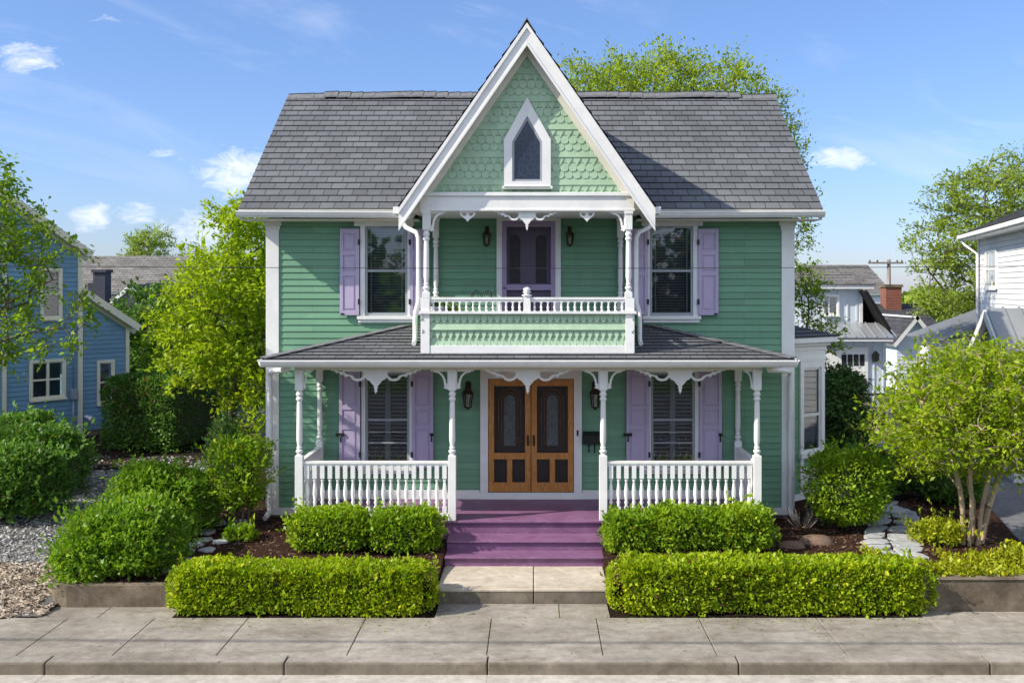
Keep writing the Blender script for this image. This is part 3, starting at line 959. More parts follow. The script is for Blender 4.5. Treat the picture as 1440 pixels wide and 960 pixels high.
# side and rear walls
for xs, nn in ((HX0, -1), (HX1, 1)):
    G = Fr((xs, YW, 0), (0, 1, 0), (nn, 0, 0))
    mb = MB()
    dep = BACK_Y - YW
    siding(mb, G, 0.03, dep - .03, .56, RIDGE_Z, .122, (), clip=lambda z: (max(0, (z - 6.25) / PITCH), dep - max(0, (z - 6.25) / PITCH)))
    mb.build('side_wall', M['green'], house)
mb = MB(); siding(mb, Fr((0, BACK_Y, 0), (-1, 0, 0), (0, 1, 0)), -HX1, -HX0, .56, 6.3, .122)
mb.build('rear_wall', M['green'], house)
mb = MB()
mb.box(HX0 + .02, HX1 - .02, YW + .02, YW + .2, .2, .45); mb.box(HX0 + .02, HX0 + .2, YW + .2, BACK_Y, .2, .45); mb.box(HX1 - .2, HX1 - .02, YW + .2, BACK_Y, .2, .45)
mb.build('foundation', M['oldwall'], house)
mb = MB()
mb.fbox(F, HX0 - .02, -4.15, .0, .035, .44, .57); mb.fbox(F, -4.15, HX1 + .02, .0, .04, .44, .57)
mb.fbox(F, -4.1, LD[0] - .16, .0, .045, .735, .90); mb.fbox(F, LD[1] + .16, 3.9, .0, .045, .735, .90)
mb.fbox(F, LD[0] - .16, LD[1] + .16, .0, .06, .735, .858)
mb.build('skirt_board', M['white'], house)
# corner boards with flared capitals
for x0, x1 in ((HX0 - .02, HX0 + .2), (HX1 - .2, HX1 + .02)):
    mb = MB(); mb.fbox(F, x0, x1, 0.0, .035, .57, 5.75)
    s = -1 if x0 < 0 else 1
    xo = x0 if s < 0 else x1
    mb.box8([F(xo, -.2, .57), F(xo + s * .02, -.2, .57), F(xo + s * .02, .034, .57), F(xo, .034, .57), F(xo, -.2, 5.75), F(xo + s * .02, -.2, 5.75), F(xo + s * .02, .034, 5.75), F(xo, .034, 5.75)])
    for k, (z0, z1, e) in enumerate(((5.75, 5.82, .02), (5.82, 5.90, .05), (5.90, 5.96, .08))):
        mb.fbox(F, x0 - e, x1 + e, -.02, .036 + e, z0, z1)
    mb.build('corner_board', M['white'], house)

# ---- main roof
RX0, RX1 = -5.37, 5.22
mb = MB()
roof_plane(mb, (RX0, EAVE_Y, EAVE_Z + .09), (RX1, EAVE_Y, EAVE_Z + .09), (RX0, RIDGE_Y, RIDGE_Z + .09), (RX1, RIDGE_Y, RIDGE_Z + .09), .235, .015, seed=3)
roof_plane(mb, (RX0, 2 * RIDGE_Y - EAVE_Y, EAVE_Z + .09), (RX1, 2 * RIDGE_Y - EAVE_Y, EAVE_Z + .09), (RX0, RIDGE_Y, RIDGE_Z + .09), (RX1, RIDGE_Y, RIDGE_Z + .09), .235, .015, seed=4)
roof = mb.build('roof', M['roof'], house)
mb = MB()
for yy in (EAVE_Y, 2 * RIDGE_Y - EAVE_Y):
    slab(mb, [(RX0, yy, EAVE_Z + .085), (RX1, yy, EAVE_Z + .085), (RX1, RIDGE_Y, RIDGE_Z + .085), (RX0, RIDGE_Y, RIDGE_Z + .085)], .11)
mb.build('roof_deck', M['cream'], roof)
capL, capR = MB(), MB()
n = 40
for i in range(n):
    mb = capL if i < n / 2 else capR
    x0 = RX0 + .02 + (RX1 - RX0 - .04) * i / n; x1 = RX0 + .02 + (RX1 - RX0 - .04) * (i + 1) / n + .04
    if -.9 < (x0 + x1) / 2 - HC < .9: continue
    zc = RIDGE_Z + .115 + (.035 if -4.75 < x0 < 4.2 else -.01) + .012 * math.sin(i * .8)
    mb.box8([(x0, RIDGE_Y - .17, zc - .115), (x1, RIDGE_Y - .17, zc - .105), (x1, RIDGE_Y, zc + .03), (x0, RIDGE_Y, zc + .012), (x0, RIDGE_Y - .16, zc - .075), (x1, RIDGE_Y - .16, zc - .065), (x1, RIDGE_Y + .02, zc + .055), (x0, RIDGE_Y + .02, zc + .04)])
    mb.box8([(x0, RIDGE_Y + .17, zc - .115), (x1, RIDGE_Y + .17, zc - .105), (x1, RIDGE_Y, zc + .028), (x0, RIDGE_Y, zc + .010), (x0, RIDGE_Y + .16, zc - .075), (x1, RIDGE_Y + .16, zc - .065), (x1, RIDGE_Y - .02, zc + .053), (x0, RIDGE_Y - .02, zc + .038)])
capL.build('ridge_cap', M['ridge'], roof); capR.build('ridge_cap', M['ridge'], roof)
# rake boards on the gable ends
for x in (RX0, RX1):
    mb = MB()
    for yy in (EAVE_Y, 2 * RIDGE_Y - EAVE_Y):
        mb.bar((x + (.03 if x < 0 else -.03), yy + (.02 if yy < RIDGE_Y else -.02), EAVE_Z - .05), (x + (.03 if x < 0 else -.03), RIDGE_Y, RIDGE_Z - .06), .05, .14, up=(0, 0, 1))
    mb.build('rake_board', M['white'], roof)
# eave soffit + frieze
for a, b in ((RX0 + .02, HC - 2.0), (HC + 2.0, RX1 - .02)):
    mb = MB(); mb.box(a, b, EAVE_Y + .06, YW - .0, EAVE_Z - .105, EAVE_Z - .085)
    mb.build('soffit', M['cream'], house)
# K-style gutters
def gutter_run(p0, p1, outward, h=.115, w=.12, end_flare=True, parent=None, name='gutter'):
    p0, p1, o_ = Vector(p0), Vector(p1), Vector(outward).normalized()
    prof = [(0, 0), (w * .45, 0), (w * .75, h * .35), (w * .9, h * .75), (w, h * .8), (w, h), (w - .012, h), (w - .012, h * .86), (w * .82, h * .8), (.012, h * .8), (.012, h), (0, h)]
    vs = [p0 + o_ * a + Vector((0, 0, c)) for a, c in prof] + [p1 + o_ * a + Vector((0, 0, c)) for a, c in prof]
    n = len(prof)
    m = MB(); m.raw(vs, [tuple(range(n)), tuple(range(n, 2 * n))] + [(i, (i + 1) % n, n + (i + 1) % n, n + i) for i in range(n)])
    return m.build(name, M['white'], parent)
gutter_run((RX0 - .02, EAVE_Y, EAVE_Z - .06), (HC - 2.12, EAVE_Y, EAVE_Z - .075), (0, -1, 0), parent=house)
gutter_run((HC + 2.16, EAVE_Y, EAVE_Z - .075), (RX1 + .02, EAVE_Y, EAVE_Z - .06), (0, -1, 0), parent=house)

# ---- windows of the front
def sash_window(a0, a1, z0, z1, upper):
    t = MB()
    # casing
    ow = .085 if upper else .07
    t.fbox(F, a0 - ow, a0, -.05, .05, z0 - .02, z1)
    t.fbox(F, a1, a1 + ow, -.05, .05, z0 - .02, z1)
    if upper:
        t.fbox(F, wx((498.5 if a0 < 0 else 902)), wx((582 if a0 < 0 else 988)), .0, .042, z1, 5.953)
    else:
        t.fbox(F, a0 - ow, a1 + ow, -.05, .045, z1, z1 + .18)
    win = t.build('window', M['white'] if upper else M['white'], house)
    t = MB(); t.fbox(F, a0 - .14, a1 + .14, -.05, .095, z0 - .06, z0 - .0)
    t.fbox(F, a0 - .12, a1 + .12, -.05, .055, z0 - .125, z0 - .06)
    t.build('sill', M['white'], win)
    # storm sash
    t = MB()
    zm = (z0 + z1) / 2
    sm = M['storm'] if upper else M['white']
    t.fbox(F, a0, a0 + .045, -.03, .022, z0, z1); t.fbox(F, a1 - .045, a1, -.03, .022, z0, z1)
    t.fbox(F, a0 + .045, a1 - .045, -.03, .02, z0, z0 + .06); t.fbox(F, a0 + .045, a1 - .045, -.03, .02, z1 - .04, z1)
    t.fbox(F, a0 + .045, a1 - .045, -.03, .026, zm - .02, zm + .025)
    if not upper: t.fbox(F, a0 + .045, a1 - .045, -.03, .015, zm - .44, zm - .415)
    t.build('sash', M['storm'], win)
    g = MB(); g.face([F(a0, -.005, z0), F(a1, -.005, z0), F(a1, -.005, z1), F(a0, -.005, z1)])
    g.build('pane', M['glass'], win)
    # inner sash bars
    t = MB()
    if upper:
        for a in (a0 + .11, a1 - .11): t.fbox(F, a - .014, a + .014, -.06, -.03, z0 + .06, z1 - .05)
    else:
        am = (a0 + a1) / 2
        t.fbox(F, am - .05, am + .05, -.075, -.04, z0 + .02, z1)
        for a in (a0 + .03, a1 - .03): t.fbox(F, a - .025, a + .025, -.075, -.04, z0 + .02, z1)
    t.build('inner_sash', M['blind'], win)
    # blind slats
    t = MB()
    pit = .05 if upper else .075
    k = int((z1 - z0) / pit)
    for i in range(k):
        zc = z0 + .02 + pit * i
        h = pit * (.66 if upper else .55)
        t.face([F(a0 + .03, -.10 - h * .8, zc), F(a1 - .03, -.10 - h * .8, zc), F(a1 - .03, -.10, zc + h), F(a0 + .03, -.10, zc + h)])
    t.build('blind', M['blind'], win)
    t = MB()
    t.face([F(a0 - .3, -1.2, z0 - .3), F(a1 + .3, -1.2, z0 - .3), F(a1 + .3, -1.2, z1 + .3), F(a0 - .3, -1.2, z1 + .3)])
    t.build('room', M['dark_room'], win)
    return win
for a, b in UW: sash_window(a, b, *UZ, True)
for a, b in LW: sash_window(a, b, *LZ, False)

# ---- shutters
def shutter(a0, a1, z0, z1, latch_side, lower, panels):
    t = MB()
    b0, b1 = .055, .09
    st, rl = .062, .085
    t.fbox(F, a0, a0 + st, b0, b1, z0, z1); t.fbox(F, a1 - st, a1, b0, b1, z0, z1)
    zs = [z0] + [z0 + (z1 - z0) * p for p in panels] + [z1]
    edges = []
    for i, z in enumerate(zs):
        h0, h1 = (z, z + rl) if i == 0 else ((z - rl, z) if i == len(zs) - 1 else (z - rl / 2, z + rl / 2))
        t.fbox(F, a0 + st, a1 - st, b0, b1, h0, h1); edges.append((h0, h1))
    for (x, lo), (hi, y) in zip(edges, edges[1:]):
        t.fbox(F, a0 + st, a1 - st, b0, b0 + .014, lo, hi)
        t.fbox(F, a0 + st + .035, a1 - st - .035, b0 + .012, b1 - .008, lo + .035, hi - .035)
    o = t.build('shutter', M['lilac'], house, bevel=.004)
    t = MB()
    al = a0 if latch_side < 0 else a1
    if lower:
        z = wz(610)
        t.fbox(F, al - .06, al + .10 if latch_side < 0 else al + .01, b1, b1 + .02, z - .025, z + .03)
        t.tube([F(al - .03 * latch_side, b1 + .012, z - .13), F(al - .03 * latch_side, b1 + .014, z - .0)], .014, 6)
    else:
        t.fbox(F, al + (.02 if latch_side < 0 else -.08), al + (.08 if latch_side < 0 else -.02), b1, b1 + .015, z0 + .01, z0 + .04)
    t.build('latch', M['blackmetal'], o)
    ai = a1 if latch_side < 0 else a0
    for zz in (z0 + .25, z1 - .25):
        t = MB(); t.fbox(F, ai - .02, ai + .02, b1 - .01, b1 + .012, zz - .05, zz + .05); t.build('hinge', M['blackmetal'], o)
    return o
for a, b, s in ((479, 506, -1), (577, 604, 1), (883, 910.5, -1), (981, 1009.3, 1)):
    shutter(wx(a), wx(b), wz(443), wz(322), s, False, (.48, .72))
for a, b, s in ((478, 507.5, -1), (580, 609.8, 1), (880.5, 912.5, -1), (982.5, 1014, 1)):
    shutter(wx(a), wx(b), wz(657), wz(520), s, True, (.42, .62))

# ---- front double screen doors
t = MB()
t.fbox(F, LD[0] - .145, LD[0], -.05, .07, .858, LD[3]); t.fbox(F, LD[1], LD[1] + .145, -.05, .07, .858, LD[3])
t.fbox(F, LD[0] - .145, LD[1] + .145, -.05, .065, LD[3], LD[3] + .17); t.fbox(F, LD[0] - .18, LD[1] + .18, -.0, .10, LD[3] + .17, LD[3] + .22)
t.build('door_frame', M['white'], house)
mid = (LD[0] + LD[1]) / 2
for (a0, a1, s) in ((LD[0] + .008, mid - .006, 1), (mid + .006, LD[1] - .008, -1)):
    z0, z1 = LD[2] + .01, LD[3] - .008
    t = MB()
    b0, b1 = .01, .05
    st = .105
    t.fbox(F, a0, a0 + st, b0, b1, z0, z1); t.fbox(F, a1 - st, a1, b0, b1, z0, z1)
    r = [(z0, z0 + .175), (wz(645), wz(636)), (z1 - .13, z1)]
    for h0, h1 in r: t.fbox(F, a0 + st, a1 - st, b0, b1 - .001, h0, h1)
    am = (a0 + a1) / 2
    t.fbox(F, am - .05, am + .05, b0, b1 - .002, r[0][1], r[1][0])
    d = t.build('screen_door', M['oak'], house, bevel=.005)
    t = MB(); t.face([F(a0 + st, .025, z0 + .1), F(a1 - st, .025, z0 + .1), F(a1 - st, .025, z1 - .1), F(a0 + st, .025, z1 - .1)])
    t.build('screen', M['screen'], d)
    t = MB()
    ah = a1 - .05 if s > 0 else a0 + .05
    t.fbox(F, ah - .018, ah + .018, b1, b1 + .012, wz(626), wz(611))
    t.tube([F(ah, b1 + .01, wz(613)), F(ah, b1 + .06, wz(614)), F(ah, b1 + .065, wz(622)), F(ah, b1 + .01, wz(624))], .011, 6)
    t.build('handle', M['bronze'], d)
    # inner leaf with arched glass
    t = MB()
    t.fbox(F, a0, a1, -.10, -.075, z0, z1)
    din = t.build('inner_door', wood('dark_inner_door_wood', (.05, .03, .022), (.09, .055, .04)), house)
    t = MB()
    hw = .105; zt = z1 - .42; zb_ = r[1][1] + .12
    arc = [(am + hw * math.cos(w), zt + hw * 1.1 * math.sin(w)) for w in [math.pi * j / 10 for j in range(11)]]
    t.prism(F, [(am + hw, zb_)] + arc + [(am - hw, zb_)], -.073, -.069)
    t.build('leaded_glass', paint('leaded_glass_panel', (.30, .33, .34), .15, .35, 16), din)
    t = MB()
    for hw2 in (.15, .21):
        arc = [F(am + hw2 * math.cos(w), -.07, zt + hw2 * 1.1 * math.sin(w)) for w in [math.pi * j / 10 for j in range(11)]]
        t.tube([F(am + hw2, -.07, zb_)] + arc + [F(am - hw2, -.07, zb_)], .010, 5)
    t.build('moulding', M['oak'], din)
# doorbell
t = MB(); t.fbox(F, wx(812) - .018, wx(812) + .018, .07, .085, wz(612), wz(604)); t.build('doorbell', M['blackmetal'], house)

# ---- upper balcony door
a0, a1, z0, z1 = UD
t = MB()
t.fbox(F, a0 - .10, a0, -.05, .06, z0, z1); t.fbox(F, a1, a1 + .10, -.05, .06, z0, z1); t.fbox(F, a0 - .10, a1 + .10, -.05, .055, z1, z1 + .16)
t.build('door_frame', M['white'], house)
t = MB()
st = .085
t.fbox(F, a0, a0 + st, .0, .04, z0, z1); t.fbox(F, a1 - st, a1, .0, .04, z0, z1)
for h0, h1 in ((z0, z0 + .2), (wz(408), wz(400)), (z1 - .11, z1)): t.fbox(F, a0 + st, a1 - st, .0, .039, h0, h1)
d = t.build('balcony_door', M['plumdoor'], house, bevel=.004)
t = MB(); t.face([F(a0 + st, .018, z0), F(a1 - st, .018, z0), F(a1 - st, .018, z1 - .05), F(a0 + st, .018, z1 - .05)])
t.build('screen', M['screen'], d)
t = MB(); t.fbox(F, a0, a1, -.1, -.07, z0, z1)
din = t.build('inner_door', M['plumdoor'], house)
t = MB()
for am in (wx(724), wx(761)):
    hw = .10; zt = z1 - .36
    arc = [(am + hw * math.cos(w), zt + hw * 1.1 * math.sin(w)) for w in [math.pi * j / 10 for j in range(11)]]
    t.prism(F, [(am + hw, wz(398))] + arc + [(am - hw, wz(398))], -.068, -.062)
t.build('leaded_glass', paint('dim_leaded_glass', (.07, .06, .08), .2, .4, 18), din)
t = MB(); t.tube([F(a0 + .04, .04, wz(405)), F(a0 + .04, .07, wz(405)), F(a0 + .07, .07, wz(405))], .012, 6); t.build('handle', M['bronze'], d)

# ---- front gable
GK = 1.444
GY = 17.70                       # front face of the bargeboards
PKZ = 9.085
GH = 2.13
def gable_roof():
    ends = 23.1
    mb = MB()
    for s in (-1, 1):
        e0 = (HC + s * GH, GY, PKZ - GK * GH); e1 = (HC + s * GH, ends, PKZ - GK * GH)
        roof_plane(mb, e0, e1, (HC, GY, PKZ), (HC, ends, PKZ), .235, .02, seed=9)
    g = mb.build('gable_roof', M['roof'], house)
    mb = MB()
    for s in (-1, 1):
        slab(mb, [(HC + s * GH, GY + .002, PKZ - GK * GH - .01), (HC + s * GH, ends, PKZ - GK * GH - .01), (HC, ends, PKZ - .01), (HC, GY + .002, PKZ - .01)], .07)
    mb.build('roof_edge', M['roof_edge'], g)
    mb = MB()
    for i in range(24):
        y0 = GY - .01 + i * .225
        for s in (-1, 1):
            slab(mb, [(HC + s * .11, y0, PKZ - .11 * GK + .035), (HC + s * .11, y0 + .235, PKZ - .11 * GK + .025), (HC, y0 + .235, PKZ + .05), (HC, y0, PKZ + .06)], .012)
    mb.build('ridge_cap', M['ridge'], g)
    # soffit boards under the overhang
    mb = MB()
    for s in (-1, 1):
        slab(mb, [(HC + s * (GH - .02), GY + .05, PKZ - GK * (GH - .02) - .14), (HC + s * (GH - .02), 19.3, PKZ - GK * (GH - .02) - .14), (HC, 19.3, PKZ - .14), (HC, GY + .05, PKZ - .14)], .02)
    mb.build('soffit', M['white'], g)
    # bargeboards: two stepped boards each side
    Gf = Fr((HC, GY, 0), (1, 0, 0), (0, -1, 0))
    for s in (-1, 1):
        mb = MB()
        def rk(d0, d1, b0, b1, x0=0., x1=GH):
            p = [(s * x0, PKZ - GK * x0 - d0), (s * x1, PKZ - GK * x1 - d0), (s * (x1 + .0), PKZ - GK * x1 - d1), (s * x0, PKZ - GK * x0 - d1)]
            mb.prism(Gf, p, b0, b1)
        rk(.03, .40, -.045, .0); rk(.03, .115, .0, .03); rk(.345, .40, .0, .014)
        mb.build('bargeboard', M['white'], house)
        # frieze board against the gable wall
        mb = MB()
        Gw = Fr((HC, YB, 0), (1, 0, 0), (0, -1, 0))
        p = [(0, 8.90), (s * 1.80, 8.90 - GK * 1.80), (s * 1.80, 8.57 - GK * 1.80), (0, 8.57)]
        mb.prism(Gw, p, .0, .05)
        mb.build('gable_frieze', M['cream'], house)
        # gable eave return gutter end
        mb = MB()
        mb.box(HC + s * (GH - .02), HC + s * (GH + .10), GY + .05, EAVE_Y + .1, PKZ - GK * GH - .11, PKZ - GK * GH + .005)
        mb.build('eave_return', M['white'], house)
        # closed boxing between balcony beam and eave
        mb = MB()
        mb.box(HC + s * 1.66, HC + s * 2.02, YB + .06, EAVE_Y + .5, 5.99, 6.16)
        mb.build('soffit', M['cream'], house)
gable_roof()
Gw = Fr((HC, YB, 0), (1, 0, 0), (0, -1, 0))
mb = MB()
fish_scale(mb, Gw, 8.62, 6.27, lambda z: (-(8.66 - z) / GK, (8.66 - z) / GK), .14, .117, .004, .012, ('round', 'round', 'flat', 'point'), 0)
gw = mb.build('gable_shingles', M['mint'], house)
mb = MB(); mb.face([Gw(-1.8, -.01, 6.1), Gw(1.8, -.01, 6.1), Gw(0, -.01, 8.7)]); mb.build('gable_backing', M['mint'], house)
# lancet window: outer casing ring, inner sash ring, pane
gp = lambda px, py: ((px - 740.8) / SB, CAMZ - (py - VY) / SB)
ring_o = [gp(708.5, 264), gp(774, 264), gp(774, 197), gp(741, 138), gp(708.5, 197)]
ring_i = [gp(720, 255.5), gp(762, 255.5), gp(762, 200), gp(741, 164), gp(720, 200)]
ring_p = [gp(723, 252.5), gp(759, 252.5), gp(759, 201), gp(741, 170), gp(723, 201)]
def ring(mb, F_, A, B, b0, b1):
    n = len(A)
    vs = [F_(a, b1, c) for a, c in A] + [F_(a, b1, c) for a, c in B] + [F_(a, b0, c) for a, c in A] + [F_(a, b0, c) for a, c in B]
    for i in range(n):
        j = (i + 1) % n
        mb.raw([vs[i], vs[j], vs[n + j], vs[n + i], vs[2 * n + i], vs[2 * n + j], vs[3 * n + j], vs[3 * n + i]],
               [(0, 1, 2, 3), (4, 7, 6, 5), (0, 4, 5, 1), (3, 2, 6, 7), (0, 3, 7, 4), (1, 5, 6, 2)])
mb = MB(); ring(mb, Gw, ring_o, ring_i, -.02, .07); ring(mb, Gw, [gp(706, 266), gp(776.5, 266), gp(776.5, 262), gp(741.3, 262), gp(706, 262)], [gp(709, 265), gp(773.5, 265), gp(773.5, 263), gp(741.3, 263), gp(709, 263)], .0, .09)
lw_ = mb.build('gable_window', M['white'], house)
mb = MB(); ring(mb, Gw, ring_i, ring_p, -.02, .05); mb.build('sash', M['storm'], lw_)
mb = MB(); mb.face([Gw(a, .036, c) for a, c in ring_p])
def tracery_glass():
    m, nt, b = nodes('patterned_glass')
    v = coords(nt, 'Object', (1, 1, 1))
    vo = nt.nodes.new('ShaderNodeTexVoronoi'); vo.feature = 'DISTANCE_TO_EDGE'; vo.inputs['Scale'].default_value = 11
    nt.links.new(v, vo.inputs['Vector'])
    nt.links.new(ramp(nt, vo.outputs['Distance'], [(0, (.028, .04, .07)), (.10, (.012, .02, .042))]), b.inputs['Base Color'])
    b.inputs['Roughness'].default_value = .12; b.inputs['Specular IOR Level'].default_value = .5
    return m
mb.build('pane', tracery_glass(), lw_)

# ---- balcony
BX0, BX1 = (592 - VX) / SB, (892 - VX) / SB
bz = lambda py: CAMZ - (py - VY) / SB
BF = Fr((0, YB, 0), (1, 0, 0), (0, -1, 0))
pL, pR = (599.5 - VX) / SB, (884 - VX) / SB
mb = MB(); mb.box(BX0 + .03, BX1 - .03, YB + .08, YW - .03, 3.60, 3.72); mb.build('balcony_floor', M['purple'], house)
mb = MB(); mb.box(BX0 + .04, BX1 - .04, YB + .07, YW - .0, 5.955, 5.985)
mb.build('balcony_ceiling', M['white'], house)
mb = MB()
mb.box(BX0 - .0, BX1 + .0, YB - .04, YB + .12, bz(297), bz(276)); mb.box(BX0 - .03, BX1 + .03, YB - .075, YB + .10, bz(276), bz(271))
mb.box(BX0 + .0, BX0 + .14, YB + .121, YW - .02, bz(297), bz(273)); mb.box(BX1 - .14, BX1 - .0, YB + .121, YW - .02, bz(297), bz(273))
mb.box(BX0 - .01, BX1 + .01, YB - .052, YB - .041, bz(297), bz(293.5))
mb.build('balcony_beam', M['white'], house, bevel=.006)
# skirt: shaped shingles on the three sides, white corner panels, base board, ledge
SK = Fr((HC, YB + .02, 0), (1, 0, 0), (0, -1, 0))
mb = MB()
w2 = (BX1 - BX0) / 2 - .02
fish_scale(mb, SK, bz(440), bz(486), lambda z: (-w2 + .1, w2 - .1), .112, .142, .0, .034, ('round', 'flat', 'point', 'round'), 0)
for s, xo in ((-1, BX0 + .03), (1, BX1 - .03)):
    SS = Fr((xo, (YB + YW) / 2, 0), (0, 1, 0), (s, 0, 0))
    fish_scale(mb, SS, bz(440), bz(486), lambda z: (-.93, .93), .112, .142, .0, .03, ('round', 'flat', 'point', 'round'), 0)
mb.build('balcony_skirt', M['mint'], house)
mb = MB()
mb.box(BX0, BX0 + .15, YB - .04, YB + .1, 3.56, bz(419)); mb.box(BX1 - .15, BX1, YB - .04, YB + .1, 3.56, bz(419))
mb.box(BX0 + .15, BX1 - .15, YB - .03, YB + .05, 3.56, bz(485.5))
for x0, x1 in ((BX0 + .0, BX0 + .06), (BX1 - .06, BX1)):
    mb.box(x0, x1, YB + .1, YW - .03, 3.6, bz(485.5))
mb.build('balcony_base_board', M['white'], house, bevel=.005)
mb = MB()
mb.box(BX0 - .03, BX1 + .03, YB - .075, YB + .12, bz(441), bz(437.5))
mb.box(BX0 - .02, BX0 + .13, YB + .121, YW - .05, bz(441), bz(437.5)); mb.box(BX1 - .13, BX1 + .02, YB + .121, YW - .05, bz(441), bz(437.5))
mb.build('balcony_ledge', M['white'], house)
def baluster_bm(x, y, z0, z1, r=.022):
    m = MB(); h = z1 - z0
    m.box(x - r, x + r, y - r, y + r, z0, z0 + .12 * h); m.box(x - r, x + r, y - r, y + r, z1 - .15 * h, z1)
    m.lathe(x, y, [(r * .8, z0 + .12 * h), (r * .5, z0 + .2 * h), (r * 1.1, z0 + .38 * h), (r * .8, z0 + .5 * h), (r * .5, z0 + .62 * h), (r * .9, z0 + .66 * h), (r * .5, z0 + .7 * h), (r * .8, z1 - .15 * h)], 8)
    return m
def rail_run(p0, p1, z0, z1, rail_h, rail_w, n, parent, name, br, first=None, bot=True, newel=None, both=False, make=None):
    """railing part with one baluster sub-part per baluster"""
    p0, p1 = Vector((*p0, 0)), Vector((*p1, 0))
    m = MB()
    m.bar(p0 + Vector((0, 0, z1 - rail_h / 2)), p1 + Vector((0, 0, z1 - rail_h / 2)), rail_w, rail_h)
    m.bar(p0 + Vector((0, 0, z1 - rail_h - .02)), p1 + Vector((0, 0, z1 - rail_h - .02)), rail_w * .6, .036)
    rail = m.build(name, M['white'], parent, bevel=.004)
    if bot:
        m = MB(); m.bar(p0 + Vector((0, 0, z0 + .03)), p1 + Vector((0, 0, z0 + .03)), rail_w * .75, .055)
        m.build('bottom_rail', M['white'], rail, bevel=.004)
    za, zb_ = z0 + (.055 if bot else 0), z1 - rail_h - .03
    q = p0.lerp(p1, .5 / n)
    b = make(q.x, q.y, za, zb_).build('baluster', M['white'], rail)
    for i in range(1, n):
        f = (i + .5) / n
        c = b.copy(); C.objects.link(c); c.parent = rail
        c.location = p0.lerp(p1, f) - q
    return rail
zl, zt_ = bz(437.5), bz(418)
ncx = (741 - VX) / SB
rail_run((BX0 + .15, YB + .01), (ncx - .07, YB + .01), zl, zt_, .04, .075, 14, house, 'balcony_railing', None, bot=False, make=baluster_bm)
rail_run((ncx + .07, YB + .01), (BX1 - .15, YB + .01), zl, zt_, .04, .075, 14, house, 'balcony_railing', None, bot=False, make=baluster_bm)
for x in (BX0 + .06, BX1 - .06):
    rail_run((x, YB + .13), (x, YW - .1), zl, zt_, .04, .075, 15, house, 'balcony_railing', None, bot=False, make=baluster_bm)
m = MB(); m.box(ncx - .06, ncx + .06, YB - .05, YB + .07, zl, bz(416))
m.lathe(ncx, YB + .01, [(.085, bz(416)), (.085, bz(414.5)), (.04, bz(413.5)), (.035, bz(412.5)), (.075, bz(411)), (.05, bz(409)), (.062, bz(407.5)), (.062, bz(406)), (.03, bz(404.3)), (.012, bz(403.8))], 12)
m.build('newel_post', M['white'], house)

def post(x, y, z0, zq0, zq1, z1, hw, name='porch_post', half=False):
    """square foot z0-zq0, turned shaft zq0-zq1, square head zq1-z1"""
    m = MB()
    m.box(x - hw, x + hw, y - hw, y + hw, z0, zq0); m.box(x - hw, x + hw, y - hw, y + hw, zq1, z1)
    m.box(x - hw - .012, x + hw + .012, y - hw - .012, y + hw + .012, z1 - .05, z1)
    h = zq1 - zq0; r = hw
    pr = [(r * .95, zq0), (r * .62, zq0 + .02), (r * .62, zq0 + .035), (r * .95, zq0 + .06), (r * .95, zq0 + .085), (r * .55, zq0 + .105), (r * .8, zq0 + .13), (r * .55, zq0 + .16),
          (r * .62, zq0 + .19), (r * .80, zq0 + .26), (r * .78, zq0 + .4 * h), (r * .70, zq1 - .26), (r * .60, zq1 - .19), (r * .9, zq1 - .165), (r * .9, zq1 - .14), (r * .6, zq1 - .12), (r * .92, zq1 - .085), (r * .92, zq1 - .06), (r * .6, zq1 - .03), (r * .95, zq1)]
    m.lathe(x, y, pr, 14)
    return m.build(name, M['white'], house, bevel=.005)
for x in (pL, pR):
    post(x, YB + .02, bz(419), bz(419) + .1, bz(323), bz(297), .062, 'balcony_post')
    post(x + (-.005 if x < 0 else .005), YW - .09, 3.72, 4.5, bz(327), bz(297), .06, 'balcony_post')

# ---- fretwork
def arc(cx, cz, rx, rz, w0, w1, n=8): return [(cx + rx * math.cos(w0 + (w1 - w0) * i / n), cz + rz * math.sin(w0 + (w1 - w0) * i / n)) for i in range(n + 1)]
def fret_outline(hw, h):
    L_ = [(-1, 0), (-.96, -.05), (-.90, -.05), (-.86, -.14), (-.80, -.12), (-.76, -.22), (-.70, -.20), (-.66, -.32), (-.60, -.26), (-.55, -.30), (-.50, -.42), (-.42, -.47), (-.33, -.46), (-.27, -.40), (-.245, -.32), (-.215, -.36), (-.19, -.41), (-.14, -.45), (-.10, -.54), (-.055, -.64), (-.028, -.70), (-.05, -.75), (-.022, -.80), (-.034, -.86), (-.014, -.93), (0, -1.)]
    half = [(a * hw, c * h) for a, c in L_]
    out = half + [(-a, c) for a, c in reversed(half[:-1])]
    holes = []
    for s in (-1, 1):
        holes.append([(s * a * hw, c * h) for a, c in ((-.70, -.07), (-.30, -.07), (-.25, -.16), (-.28, -.28), (-.36, -.38), (-.46, -.35), (-.51, -.24), (-.66, -.17))])
        holes.append([(s * a * hw, c * h) for a, c in ((-.86, -.03), (-.72, -.03), (-.72, -.10), (-.80, -.07))])
    return [out] + holes
def bracket_outline(s, w, h):
    o_ = [(0, 0), (w, 0), (w * .98, -.10 * h), (w * .86, -.06 * h), (w * .80, -.16 * h), (w * .70, -.12 * h)]
    a = arc(w * .70, -.78 * h, w * .46, .62 * h, math.radians(88), math.radians(180), 7)
    o_ += a + [(w * .20, -.88 * h), (w * .30, -.93 * h), (w * .14, -.97 * h), (w * .10, -1.0 * h), (0, -h)]
    hole = [(.06 * w, -.10 * h), (.50 * w, -.10 * h)] + [(x, z) for x, z in arc(w * .62, -.80 * h, w * .50, .70 * h, math.radians(105), math.radians(172), 6)] + [(.06 * w, -.72 * h)]
    return [[(s * x, z) for x, z in o_], [(s * x, z) for x, z in hole]]
